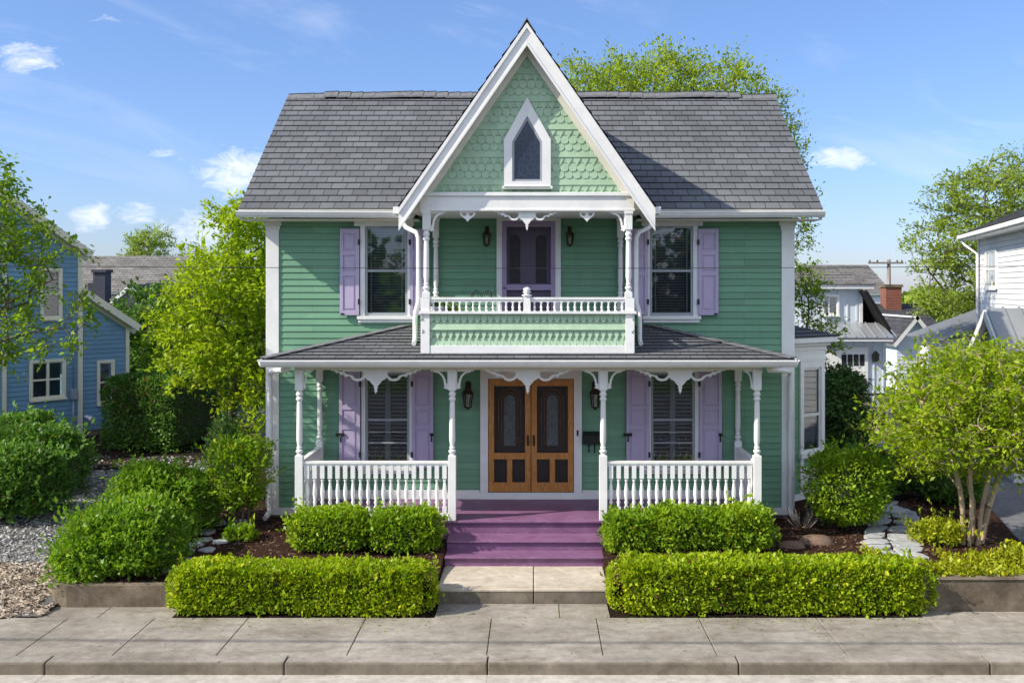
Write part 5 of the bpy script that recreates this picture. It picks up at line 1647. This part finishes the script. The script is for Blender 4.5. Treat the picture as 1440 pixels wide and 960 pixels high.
tree('right_tree', 'tall layered tree behind the white house on the right', 'tree',
     [[(19.0, 46, .2), (19.0, 46, 4), (19.2, 46, 7), (19.6, 46, 10)], [(19, 46, 3), (17.5, 45.5, 4.5), (16.6, 45.3, 5.6)]],
     [(19.6, 46, 8.2, 2.6, 2.5, 1.6), (17.9, 45.5, 6.3, 1.9, 2.2, 1.5), (17.6, 45.4, 3.9, 1.6, 1.8, 1.0), (20.6, 46, 9.6, 1.8, 1.8, .9), (19.5, 46, 5, 2.5, 2.2, 1.6)],
     205, 90, .16, L['far'], M['bark'], 75, rt=.012, spread=.75, shell=.2, twigs=6, flat=.3)
tree('young_tree', 'thin yellowish tree just behind the bay window roof', 'tree',
     [[(7.0, 27.5, .3), (7.0, 27.5, 2.4), (7.05, 27.5, 4.4)]],
     [(6.95, 27.4, 4.3, .45, .6, .9), (7.2, 27.4, 3.3, .55, .6, .7)],
     42, 50, .11, L['tree2'], M['bark'], 76, rt=.008, spread=.42, shell=.1)
tree('yard_tree', 'dense dark green tree behind the corner of the blue house', 'tree',
     [[(-13.6, 38, .2), (-13.6, 38, 2), (-13.5, 38, 3.5)]],
     [(-13.5, 37.8, 2.9, 1.9, 1.6, 1.7), (-12.3, 37.6, 2.2, 1.4, 1.4, 1.3)],
     150, 90, .16, L['dark'], M['bark'], 77, rt=.01, spread=.6, shell=.2)
tree('yard_tree', 'bright green shrubby tree between the clipped hedge and the side tree', 'tree',
     [[(-11.0, 34.5, .2), (-11.0, 34.5, 1.5), (-10.9, 34.5, 3)]],
     [(-10.9, 34.3, 2.4, 1.4, 1.4, 1.5), (-9.7, 34, 1.9, 1.2, 1.2, 1.1)],
     110, 90, .15, L['tree2'], M['bark'], 78, rt=.01, spread=.55, shell=.2)
tree('pine_tree', 'distant pine tree standing above the brown roofs', 'tree',
     [[(-31.0, 86, 0), (-31.0, 86, 5), (-31, 86, 8.6)]],
     [(-31, 86, 8.4, 1.7, 1.6, 1.1), (-31.8, 86, 7.2, 1.5, 1.4, .9), (-30.3, 86, 7.0, 1.4, 1.4, .8)],
     46, 90, .32, L['far'], M['bark'], 79, rt=.02, spread=.8, shell=.1, aspect=.25)

# ================================================================== NEIGHBOURS
def blue_house():
    u = Vector((.545, .839, 0)); n = Vector((.839, -.545, 0))
    O = Vector((-12.2, 32.0, 0))
    G = Fr(O, u, n)          # a is negative towards the street
    t = thing('blue_house', (-14.5, 28.5, .2), 'blue clapboard house with cream trim beside the gravel drive', 'house')
    # low wing: a from -1.6 to 0
    zr = lambda a: 3.59 + .6 * (-a)
    mb = MB()
    siding(mb, G, -1.66, 0, .55, 4.7, .13, [(-1.05, -.50, 1.25, 2.55)], clip=lambda z: (-9, -max(0, (z - 3.55) / .6)))
    mb.face([G(0, 0, .3), G(0, -6, .3), G(0, -6, 3.55), G(0, 0, 3.55)])
    mb.build('wing_wall', M['bluesiding'], t)
    # main block: a from -9 to -1.66, ridge at a=-5.3
    zm = lambda a: 5.74 + .6 * (-1.6 - a)
    ridge_a = -5.4; zrid = zm(ridge_a)
    def clip(z):
        d = max(0, (z - 5.62) / .6)
        return (-9.1 + d, -1.66 - d)
    mb = MB()
    siding(mb, G, -9.1, -1.66, .55, zrid, .13, [(-3.18, -2.08, 1.55, 2.65), (-2.85, -2.2, 3.75, 5.25), (-6.6, -5.5, 1.55, 2.65)], clip=clip, b=.03)
    mb.face([G(-1.66, .03, 3.5), G(-1.66, -7, 3.5), G(-1.66, -7, 5.7), G(-1.66, .03, 5.7)])
    mb.face([G(-9.1, .03, .3), G(-9.1, -7, .3), G(-9.1, -7, 5.7), G(-9.1, .03, 5.7)])
    mb.build('wall', M['bluesiding'], t)
    mb = MB(); mb.fbox(G, -9.1, -.02, -.3, -.01, .1, .56); mb.build('foundation', M['oldwall'], t)
    mb = MB(); mb.fbox(G, -.75, -.45, -.009, .0, .30, .47); mb.build('crawl_vent', M['dark_room'], t)
    mb = MB()
    mb.fbox(G, -.09, .015, -.0, .04, .5, 3.6); mb.fbox(G, -1.70, -1.56, .03, .075, .5, 5.7); mb.fbox(G, -9.15, -9.0, .03, .075, .5, 5.7)
    mb.fbox(G, -3.95, -3.85, .03, .09, .5, 5.9)
    mb.build('corner_board', M['yellowcream'], t)
    # roofs with rake trim
    def rf(name, a0, z0, a1, z1, b1, mat=M['darkroof']):
        m = MB()
        roof_plane(m, G(a0, .25, z0 + .12), G(a0, -b1, z0 + .12), G(a1, .25, z1 + .12), G(a1, -b1, z1 + .12), .22)
        o = m.build(name, mat, t)
        m = MB(); slab(m, [G(a0, .24, z0 + .11), G(a0, -b1, z0 + .11), G(a1, -b1, z1 + .11), G(a1, .24, z1 + .11)], .1)
        p, q = G(a0, .25, z0 + .0), G(a1, .25, z1 + .0)
        m.bar(p, q, .04, .2); m.bar(G(a0, .02, z0 - .12), G(a1, .02, z1 - .12), .06, .14)
        m.build('rake_trim', M['yellowcream'], o)
    rf('wing_roof', .22, zr(.22), -1.58, zr(-1.58), 6)
    rf('roof', -1.38, zm(-1.38), ridge_a, zrid, 7)
    rf('roof', -9.4, zm(-1.38), ridge_a + .001, zrid, 7)
    mk = lambda a0, a1, z0, z1, **k: simple_window(t, G, a0, a1, z0, z1, M['yellowcream'], **k)
    mk(-3.10, -2.16, 1.62, 2.60, mull=1, b=.05); mk(-.99, -.56, 1.32, 2.48, b=.02); mk(-2.78, -2.27, 3.85, 5.15, b=.05); mk(-6.5, -5.6, 1.62, 2.6, mull=1, b=.05)
    m = MB(); m.tube([G(-1.45, .02, .95), G(-1.40, .12, .93)], .05, 8); m.tube([G(-1.40, .12, .93), G(-1.36, .22, .88)], [.05, .09], 8); m.build('floodlight', M['white'], t)
    m = MB(); m.fbox(G, -1.95, -1.78, .05, .16, 1.5, 1.8); m.tube([G(-1.87, .09, .5), G(-1.87, .09, 1.5)], .025, 6); m.tube([G(-1.87, .09, 1.8), G(-1.87, .09, 4.6)], .02, 6)
    m.build('meter_box', M['storm'], t)
    m = MB(); m.tube([G(-.8, -2.2, 3.9), G(-.8, -2.2, 4.75)], .05, 8); m.build('vent_pipe', M['storm'], t)
blue_house()

def gable_house(name, label, x0, x1, y0, y1, zg, ze, zr, wallm, roofm, ridge='x', ov=.4, cat='house', trim=None):
    """plain rectangular house; ridge along x (eave facing us) or along y (gable facing us)"""
    t = thing(name, ((x0 + x1) / 2, (y0 + y1) / 2, zg), label, cat)
    G = Fr((x0, y0, 0), (1, 0, 0), (0, -1, 0))
    w, d = x1 - x0, y1 - y0
    m = MB()
    if ridge == 'x':
        siding(m, G, 0, w, zg, ze, .15)
        for xx, s in ((x0, -1), (x1, 1)):
            H = Fr((xx, y0, 0), (0, 1, 0), (s, 0, 0)); k = (zr - ze) / (d / 2)
            siding(m, H, 0, d, zg, zr, .15, clip=lambda z: (max(0, (z - ze) / k), d - max(0, (z - ze) / k)))
    else:
        k = (zr - ze) / (w / 2)
        siding(m, G, 0, w, zg, zr, .15, clip=lambda z: (max(0, (z - ze) / k), w - max(0, (z - ze) / k)))
        for xx, s in ((x0, -1), (x1, 1)):
            siding(m, Fr((xx, y0, 0), (0, 1, 0), (s, 0, 0)), 0, d, zg, ze, .15)
    m.build('wall', wallm, t)
    m = MB(); tr = MB()
    if ridge == 'x':
        ym = (y0 + y1) / 2; k = (zr - ze) / (d / 2)
        for s, ye in ((-1, y0 - ov), (1, y1 + ov)):
            a = (x0 - ov, ye, ze - k * ov + .1); b = (x1 + ov, ye, ze - k * ov + .1)
            roof_plane(m, a, b, (x0 - ov, ym, zr + .1), (x1 + ov, ym, zr + .1), .25)
            slab(tr, [(a[0], a[1], a[2] - .01), (b[0], b[1], b[2] - .01), (x1 + ov, ym, zr + .09), (x0 - ov, ym, zr + .09)], .14)
    else:
        xm = (x0 + x1) / 2; k = (zr - ze) / (w / 2)
        for s, xe in ((-1, x0 - ov), (1, x1 + ov)):
            a = (xe, y0 - ov, ze - k * ov + .1); b = (xe, y1 + ov, ze - k * ov + .1)
            roof_plane(m, a, b, (xm, y0 - ov, zr + .1), (xm, y1 + ov, zr + .1), .25)
            slab(tr, [(a[0], a[1], a[2] - .01), (b[0], b[1], b[2] - .01), (xm, y1 + ov, zr + .09), (xm, y0 - ov, zr + .09)], .16)
    r = m.build('roof', roofm, t)
    tr.build('eave_trim', trim or M['white'], r)
    return t, G

# far left
fx = lambda px, Y: (px - VX) * Y / FPX
fz = lambda py, Y: CAMZ - (py - VY) * Y / FPX
M['duskwall'] = paint('mauve_siding', (.22, .17, .24), .6, .1)
M['stuccowall'] = paint('pale_render', (.50, .47, .44), .8, .1)
gable_house('far_house', 'distant house with long weathered brown roof above the trees', fx(100, 68), fx(250, 68), 66, 74, 0, fz(408, 66), fz(362, 70), M['stuccowall'], M['farroof'], 'x')
tg, G = gable_house('far_house', 'distant mauve house with white gable trim and dark roof', fx(157, 52), fx(211, 52), 52, 60, 0, fz(428, 52), fz(402, 52), M['duskwall'], M['darkroof'], 'y', ov=.25)
m = MB(); Yc = 54; cx = fx(142, Yc); m.box(cx - .40, cx + .20, Yc, Yc + .8, 0, fz(383, Yc)); m.box(cx - .47, cx + .27, Yc - .08, Yc + .88, fz(383, Yc), fz(379, Yc))
m.box(cx - .72, cx - .41, Yc + .1, Yc + .8, 0, fz(398, Yc))
tag(m.build('chimney', paint('sooty_brick', (.05, .055, .075), .9, .3, 8)), 'dark brick chimney stack between the far roofs and the blue house', 'chimney')
gable_house('far_house', 'distant low house with dark roof half hidden by the side tree', fx(205, 58), fx(262, 58), 56, 62, 0, fz(425, 58), fz(400, 58), M['duskwall'], M['darkroof'], 'x', ov=.3)

# white house on the right
def white_house():
    u = Vector((.219, .976, 0)).normalized(); n = Vector((-u.y, u.x, 0))
    O = Vector((14.25, 34.2, 0))
    G = Fr(O, u, n)
    t = thing('white_house', (17.0, 29.5, .3), 'white clapboard two storey house at the right edge of the picture', 'house')
    ze = 6.25
    m = MB()
    siding(m, G, -13, 0, .3, ze, .15, [(-2.85, -1.35, 4.7, 5.75)])
    H = Fr(O, Vector((u.y, -u.x, 0)), u)
    siding(m, H, 0, 8, .3, ze, .15)
    siding(m, Fr(O - u * 13, Vector((u.y, -u.x, 0)), -u), 0, 8, .3, ze, .15)
    m.build('wall', M['whitesiding'], t)
    m = MB(); m.fbox(G, -.14, .02, .0, .05, .3, ze); m.build('corner_board', M['white'], t)
    P = lambda a, b, z: G(a, b, z)
    m = MB()
    rr = 3.2; zr = ze + 2.0
    roof_plane(m, P(-13.5, .5, ze + .15), P(.5, .5, ze + .15), P(-10, -4, zr + .15), P(-3.5, -4, zr + .15), .25)
    roof_plane(m, P(.5, .5, ze + .15), P(.5, -8.5, ze + .15), P(-3.5, -4, zr + .15), P(-3.5, -4.001, zr + .15), .25)
    roof_plane(m, P(-13.5, -8.5, ze + .15), P(-13.5, .5, ze + .15), P(-10, -4.001, zr + .15), P(-10, -4, zr + .15), .25)
    roof_plane(m, P(.5, -8.5, ze + .15), P(-13.5, -8.5, ze + .15), P(-3.5, -4, zr + .15), P(-10, -4, zr + .15), .25)
    r = m.build('roof', M['darkroof'], t)
    m = MB(); m.fbox(G, -13.5, .5, -8.5, .5, ze - .05, ze + .13); m.build('eave_trim', M['white'], r)
    m = MB(); m.fbox(G, -13.5, .5, .501, .6, ze + .0, ze + .11); m.build('gutter', M['white'], r)
    m = MB(); m.tube([G(.2, .5, ze), G(.1, .42, ze - .2), G(-.22, .1, ze - .5), G(-.22, .09, .4)], .045, 8); m.build('downspout', M['white'], t)
    m = MB(); m.tube([G(-3.0, -1.6, ze + .6), G(-3.0, -1.6, ze + 1.7)], .05, 8); m.build('vent_pipe', M['storm'], r)
    m = MB(); m.fbox(G, -3.9, -3.6, .02, .05, 3.9, 4.05); m.build('wall_vent', M['storm'], t)
    simple_window(t, G, -2.85, -1.35, 4.70, 5.75, M['white'], b=.03, muntin=[-2.1])
    # low entry gable with metal roof, facing the drive
    am, hw, bo, zp, zq = -9.07, 1.9, 1.2, 4.08, 3.15
    m = MB(); m.prism(G, [(am - hw, .3), (am + hw, .3), (am + hw, zq), (am, zp), (am - hw, zq)], .0, bo)
    m.build('entry_wall', M['whitesiding'], t)
    m = MB(); k = (zp - zq) / hw
    for s_ in (-1, 1):
        ae = am + s_ * (hw + .15); ze_ = zq - k * .15
        slab(m, [G(ae, bo + .25, ze_ + .1), G(ae, .06, ze_ + .1), G(am, .06, zp + .1), G(am, bo + .25, zp + .1)], .05)
        for i in range(4):
            b_ = bo + .22 - i * .36
            m.bar(G(ae, b_, ze_ + .12), G(am, b_, zp + .12), .03, .05)
    m.build('entry_roof', M['metalroof'], t)
    m = MB()
    for s_ in (-1, 1):
        ae = am + s_ * (hw + .15); ze_ = zq - k * .15
        m.bar(G(ae, bo + .27, ze_ - .04), G(am, bo + .27, zp - .04), .05, .2)
    m.build('rake_trim', M['white'], t)
white_house()
# low shed with ribbed metal roof next to it
def shed():
    Y = 37.5
    t = thing('shed', (15.0, 36.1, .3), 'low outbuilding with grey ribbed roof between the grey roofs and the white house', 'shed')
    m = MB(); m.box(13.5, 16.5, 34.9, 37.4, .3, 3.0); m.build('wall', M['whitesiding'], t)
    lo0, lo1, hi0, hi1 = (13.1, 34.6, 3.0), (13.1, 37.6, 3.03), (16.6, 34.6, 4.28), (16.6, 37.6, 4.3)
    m = MB(); slab(m, [lo0, lo1, hi1, hi0], .07)
    for i in range(9):
        f = (i + .2) / 9
        m.bar(Vector(lo0).lerp(Vector(lo1), f) + Vector((0, 0, .02)), Vector(hi0).lerp(Vector(hi1), f) + Vector((0, 0, .02)), .05, .04)
    m.build('roof', M['metalroof'], t)
shed()
# board-and-batten garage
def garage():
    Y = 39.0
    t = thing('garage', (fx(1195, Y), Y + 3, .3), 'pale board and batten garage with dormer and grey metal skirt roof', 'garage')
    X0, X1 = fx(1120, Y), fx(1246, Y)
    m = MB()
    G = Fr((0, Y, 0), (1, 0, 0), (0, -1, 0))
    m.box(X0, X1, Y, Y + 6, .2, fz(472, Y))
    x = X0
    while x < X1: m.fbox(G, x, x + .05, 0, .03, .3, fz(474, Y)); x += .35
    m.build('wall', M['paleblue'], t)
    # upper dormer
    ux0, ux1 = fx(1120, Y), fx(1223, Y)
    m = MB(); m.box(ux0, ux1, Y + .9, Y + 5, fz(470, Y), fz(404, Y))
    G2 = Fr((0, Y + .9, 0), (1, 0, 0), (0, -1, 0)); x = ux0
    while x < ux1: m.fbox(G2, x, x + .05, 0, .03, fz(452, Y), fz(404, Y)); x += .35
    m.build('dormer_wall', M['paleblue'], t)
    m = MB(); m.fbox(G2, ux0 - .1, ux1 + .35, -.2, .3, fz(406, Y), fz(400, Y)); m.fbox(G2, ux1 - .1, ux1 + .01, .0, .045, fz(455, Y), fz(406, Y)); m.build('dormer_trim', M['white'], t)
    m = MB(); roof_plane(m, (ux0 - .2, Y + .55, fz(400, Y)), (ux1 + .4, Y + .55, fz(400, Y)), (ux0 - .2, Y + 3.2, fz(376, Y + 3)), (ux1 - .5, Y + 3.2, fz(376, Y + 3)), .25)
    roof_plane(m, (ux1 + .4, Y + .55, fz(400, Y)), (ux1 + .4, Y + 6, fz(400, Y)), (ux1 - .5, Y + 3.2, fz(376, Y + 3)), (ux1 - .5, Y + 3.3, fz(376, Y + 3)), .25)
    m.build('dormer_roof', M['farroof'], t)
    m = MB(); slab(m, [(fx(1150, Y), Y - .45, fz(474, Y)), (X1 + .15, Y - .45, fz(474, Y)), (X1 + .1, Y + .9, fz(455, Y)), (fx(1150, Y), Y + .9, fz(455, Y))], .08)
    for i in range(8):
        x = fx(1156, Y) + i * .37
        m.bar((x, Y - .44, fz(474, Y) + .02), (x, Y + .9, fz(455, Y) + .02), .03, .05)
    m.build('skirt_roof', M['metalroof'], t)
    m = MB(); m.fbox(G, fx(1150, Y), X1 + .12, -.05, .42, fz(479, Y), fz(476, Y) + .02); m.build('eave_trim', M['white'], t)
    # main steep roof dropping to the right
    m = MB(); slab(m, [(X1 + .35, Y + .2, fz(468, Y)), (X1 + .35, Y + 6, fz(468, Y)), (fx(1222, Y), Y + 6, fz(408, Y)), (fx(1222, Y), Y + .2, fz(408, Y))], .12)
    m.build('side_roof', M['darkroof'], t)
    simple_window(t, G2, fx(1158, Y + .9), fx(1177, Y + .9), fz(442, Y), fz(417, Y), M['white'], b=.04, split=False, curtain=False)
    # garage door with window row
    dx0, dx1 = fx(1150, Y), fx(1214, Y)
    m = MB(); m.fbox(G, dx0, dx1, .031, .06, .3, fz(492, Y))
    for z in (1.0, 1.6): m.fbox(G, dx0, dx1, .06, .066, z, z + .03)
    m.fbox(G, dx1, dx1 + .15, .03, .07, .3, fz(488, Y)); m.fbox(G, dx0, dx1, .03, .068, fz(492, Y), fz(488, Y))
    d = m.build('garage_door', M['white'], t)
    m = MB()
    for k in range(4):
        a = fx(1192, Y) - .02 + (k - 1) * .22
        m.fbox(G, a, a + .18, .061, .07, fz(514, Y), fz(498, Y))
    m.build('pane', M['dark_room'], d)
    m = MB(); a = fx(1230, Y); m.fbox(G, a - .1, a + .1, .035, .2, fz(508, Y), fz(499, Y)); m.prism(G, [(a - .13, fz(499, Y)), (a + .13, fz(499, Y)), (a, fz(493, Y))], .03, .22)
    m.build('lamp', M['blackmetal'], t)
garage()
tb, Gb = gable_house('far_house', 'large distant grey roofed building behind the garage', fx(1150, 75), fx(1248, 75), 75, 86, 0, fz(412, 75), fz(374, 80), M['paleblue'], M['farroof'], 'x', ov=.3)
tc, Gc = gable_house('far_house', 'grey roofed house below the brick chimney', fx(1243, 52), fx(1322, 52), 52, 60, 0, fz(468, 52), fz(430, 55), M['whitesiding'], M['darkroof'], 'x', ov=.3)
gable_house('far_house', 'small grey gabled house in front of the brick chimney', fx(1262, 47), fx(1312, 47), 47, 53, 0, fz(476, 47), fz(446, 47), M['paleblue'], M['darkroof'], 'y', ov=.3)
def chim():
    Y = 55; x0, x1 = fx(1246, Y), fx(1268, Y)
    t = thing('chimney', ((x0 + x1) / 2, Y, 0), 'red brick chimney on the far grey roof beside the utility pole', 'chimney')
    m = MB()
    z0, z1 = 1, fz(404, Y)
    for (a, b, w) in (((x0, Y), (x1, Y), x1 - x0), ((x1, Y), (x1, Y + .9), .9), ((x1, Y + .9), (x0, Y + .9), x1 - x0), ((x0, Y + .9), (x0, Y), .9)):
        m.face([(*a, z0), (*b, z0), (*b, z1), (*a, z1)], [(0, 0), (w, 0), (w, z1 - z0), (0, z1 - z0)])
    m.build('stack', M['brick'], t)
    m = MB(); m.box(x0 - .06, x1 + .06, Y - .06, Y + .96, z1, z1 + .15); m.build('cap', M['oldwall'], t)
chim()
def pole():
    Y = 70; x = fx(1250, Y)
    t = thing('utility_pole', (x, Y, 0), 'wooden utility pole with crossarm behind the brick chimney', 'utility pole')
    m = MB(); m.tube([(x, Y, 0), (x, Y, fz(365, Y))], [.17, .12], 8); m.build('mast', M['pole'], t)
    m = MB(); m.box(x - 1.4, x + .9, Y - .2, Y - .08, fz(371, Y), fz(368.5, Y)); m.build('crossarm', M['pole'], t)
    m = MB()
    for dx in (-1.3, -.8, .5, .8): m.lathe(x + dx, Y - .14, [(.05, fz(368.5, Y)), (.07, fz(366.5, Y)), (.03, fz(365.5, Y))], 8)
    m.build('insulator', M['oldwall'], t)
pole()
# small lattice fence
def lattice():
    Y = 33.5; x0, x1 = fx(1195, Y), fx(1245, Y); z1 = fz(556, Y); z0 = z1 - .55
    t = thing('lattice_fence', ((x0 + x1) / 2, Y, .3), 'dark lattice topped fence in front of the garage', 'fence')
    m = MB(); k = 12
    for i in range(-4, k):
        a = x0 + (x1 - x0) * i / k; l = .55
        for s in (0, 1):
            p, q = (a, a + l) if s == 0 else (a + l, a)
            if min(p, q) < x0 or max(p, q) > x1: continue
            m.bar((p, Y - .02 * s, z0), (q, Y - .02 * s, z1), .012, .035, up=(0, 1, 0))
    m.build('lattice_panel', M['blackmetal'], t)
    m = MB(); m.box(x0, x1, Y - .03, Y + .03, z1, z1 + .07); m.box(x0, x1, Y - .03, Y + .03, z0 - .07, z0); m.build('frame', M['blackmetal'], t)
    m = MB(); m.box(x0, x1, Y - .015, Y + .015, .3, z0 - .07); m.build('board_panel', M['blackmetal'], t)
lattice()
# far woods along the horizon
def woods():
    rng = np.random.default_rng(90)
    n = 16000
    P, T = [], []
    for k in range(60):
        x = -120 + 240 * k / 59 + rng.normal() * 2; y = 150 + rng.random() * 30; h = 3.5 + 2.6 * rng.random()
        m_ = n // 60
        q = rng.normal(size=(m_, 3)); q /= np.linalg.norm(q, axis=1, keepdims=True)
        P.append(np.array([x, y, h * .5]) + q * np.array([3.8, 2, h * .55]) * (rng.random((m_, 1)) ** .4)); T.append(np.full(m_, rng.random()))
    P = np.concatenate(P); T = np.concatenate(T)
    o = leaf_object('woods', P, rng.normal(size=P.shape), rng.normal(size=P.shape) + np.array([0, 0, .7]), 1.0, L['far'], None, 91, .8, T)
    tag(o, kind='stuff')
woods()
def opposite():
    rng = np.random.default_rng(95)
    P, T = [], []
    for k in range(46):
        x = -90 + 180 * k / 45 + rng.normal() * 2; y = -48 - rng.random() * 10; h = 7 + 5 * rng.random()
        q = rng.normal(size=(420, 3)); q /= np.linalg.norm(q, axis=1, keepdims=True)
        P.append(np.array([x, y, h * .5]) + q * np.array([3.6, 2.5, h * .52]) * (rng.random((420, 1)) ** .4)); T.append(np.full(420, rng.random()))
    P = np.concatenate(P); T = np.concatenate(T)
    o = leaf_object('woods', P, rng.normal(size=P.shape), rng.normal(size=P.shape) + np.array([0, 0, .7]), 1.0, L['dark'], None, 96, .8, T)
    tag(o, kind='stuff')
opposite()
# overhead cables
def cable(name, pts, r, label):
    m = MB(); m.tube(pts, r, 6)
    tag(m.build(name, M['wire']), label, 'cable')
def sag(x0, x1, y, z, s, n=40): return [(x, y, z + s * (((x - (x0 + x1) / 2) / ((x1 - x0) / 2)) ** 2)) for x in lin(x0, x1, n)]
cable('overhead_cable', sag(-26, 26, 12.2, 4.885, .55), .0036, 'thin overhead cable crossing in front of the whole green house')

cable('overhead_cable', sag(-26, 26, 10.3, 8.0, .8), .028, 'thick utility cable high above the street whose shadow crosses the sidewalk')

# ================================================================== SKY, SUN, CAMERA
sun_to = Vector((-3.2, -1.2, 2.6)).normalized()
elev = math.asin(sun_to.z)
world = bpy.data.worlds.new('World'); S.world = world; world.use_nodes = True
nt = world.node_tree
bg = nt.nodes['Background']
sky = nt.nodes.new('ShaderNodeTexSky'); sky.sky_type = 'NISHITA'; sky.sun_disc = False
sky.sun_elevation = elev
sky.sun_rotation = math.atan2(sun_to.x, sun_to.y)
sky.altitude = 0; sky.air_density = 1.0; sky.dust_density = .3; sky.ozone_density = 3.0
tc = nt.nodes.new('ShaderNodeTexCoord')
sep = nt.nodes.new('ShaderNodeSeparateXYZ'); nt.links.new(tc.outputs['Generated'], sep.inputs[0])
def mth(op, a, b=None, c=None, clamp=False):
    n = nt.nodes.new('ShaderNodeMath'); n.operation = op; n.use_clamp = clamp
    for i, v in enumerate((a, b, c)):
        if v is None: continue
        if hasattr(v, 'links'): nt.links.new(v, n.inputs[i])
        else: n.inputs[i].default_value = v
    return n.outputs[0]
ym = mth('MAXIMUM', sep.outputs[1], .02)
U, V = mth('DIVIDE', sep.outputs[0], ym), mth('DIVIDE', sep.outputs[2], ym)
cv = nt.nodes.new('ShaderNodeCombineXYZ'); nt.links.new(U, cv.inputs[0]); nt.links.new(mth('MULTIPLY', V, 2.2), cv.inputs[1])
nz = noise(nt, cv.outputs[0], 30, 12, .70, .9)
cl = None
# small fair-weather clouds low over the town: (u, v, half width, half height, density)
for u, v, a, b, d in ((-.478, .215, .045, .022, 1.), (-.385, .252, .05, .012, .55), (-.345, .125, .03, .012, .8), (-.275, .108, .06, .035, 1.), (-.415, .067, .035, .022, .9), (-.375, .070, .03, .016, .9), (-.31, .055, .06, .028, 1.), (.285, .122, .045, .018, 1.), (.27, .09, .03, .01, .4), (-.55, .10, .08, .03, .8), (.62, .1, .1, .04, .8)):
    e = mth('ADD', mth('POWER', mth('DIVIDE', mth('SUBTRACT', U, u), a), 2), mth('POWER', mth('DIVIDE', mth('SUBTRACT', V, v), b), 2))
    k = mth('MULTIPLY', mth('SUBTRACT', 1, e, clamp=True), d)
    cl = k if cl is None else mth('MAXIMUM', cl, k)
dens = mth('MULTIPLY', mth('SUBTRACT', mth('ADD', mth('MULTIPLY', cl, .48), nz), .75), 3.2, clamp=True)
dens = mth('MULTIPLY', dens, .75)
cw = nt.nodes.new('ShaderNodeCombineXYZ'); nt.links.new(mth('MULTIPLY', U, 2.0), cw.inputs[0]); nt.links.new(mth('ADD', mth('MULTIPLY', V, 9.0), mth('MULTIPLY', U, 2.2)), cw.inputs[1])
wisp = mth('MULTIPLY', mth('SUBTRACT', noise(nt, cw.outputs[0], 1.7, 9, .62, .8), .52), 1.5, clamp=True)
dens = mth('MAXIMUM', dens, mth('MULTIPLY', wisp, .55))
gt = mth('GREATER_THAN', sep.outputs[1], .05)
dens = mth('MULTIPLY', dens, gt)
skyc = mix(nt, 1., sky.outputs[0], (.79, .87, 1.04), 'MULTIPLY')
# bright broken cloud added out of view behind the viewer to fill facade shade
nb = noise(nt, tc.outputs['Generated'], 2.2, 7, .6, .4)
back = mth('MULTIPLY', mth('MULTIPLY', mth('SUBTRACT', nb, .40), 4.0, clamp=True), mth('MULTIPLY', mth('SUBTRACT', -.02, sep.outputs[1]), 4.0, clamp=True))
back = mth('MULTIPLY', back, mth('MULTIPLY', sep.outputs[2], 6.0, clamp=True))
hz = ramp(nt, sep.outputs[2], [(0., (.70, .70, .84)), (.1, (.80, .81, .90)), (.3, (.93, .93, .96)), (.5, 1.0)])
skyc = mix(nt, 1., skyc, hz, 'MULTIPLY')
skyc = mix(nt, mth('MULTIPLY', back, .85), skyc, (10.5, 10.5, 10.6))
out = mix(nt, dens, skyc, (6.2, 6.4, 6.9))
nt.links.new(out, bg.inputs['Color'])
bg.inputs['Strength'].default_value = .125

sl = bpy.data.lights.new('sun', 'SUN'); sl.energy = 4.4; sl.angle = math.radians(.5); sl.color = (1., .92, .79)
so = bpy.data.objects.new('sun', sl); C.objects.link(so)
so.rotation_euler = (-sun_to).to_track_quat('-Z', 'Y').to_euler(); so.location = (-20, 0, 30)

cam = bpy.data.cameras.new('camera'); co = bpy.data.objects.new('camera', cam); C.objects.link(co)
co.location = (0, 0, CAMZ); co.rotation_euler = (math.radians(90), 0, 0)
cam.sensor_width = 36; cam.lens = FPX / 1440 * 36
cam.shift_x = (720 - VX) / 1440; cam.shift_y = -(480 - VY) / 1440
cam.clip_end = 3000; cam.clip_start = .1
S.camera = co
S.view_settings.view_transform = 'Standard'; S.view_settings.look = 'None'; S.view_settings.gamma = 1; S.view_settings.exposure = .58
S.view_settings.use_curve_mapping = False
S.cycles.use_denoising = True
S.cycles.max_bounces = 10; S.cycles.diffuse_bounces = 8; S.cycles.transparent_max_bounces = 12
S.cycles.caustics_reflective = False; S.cycles.caustics_refractive = False
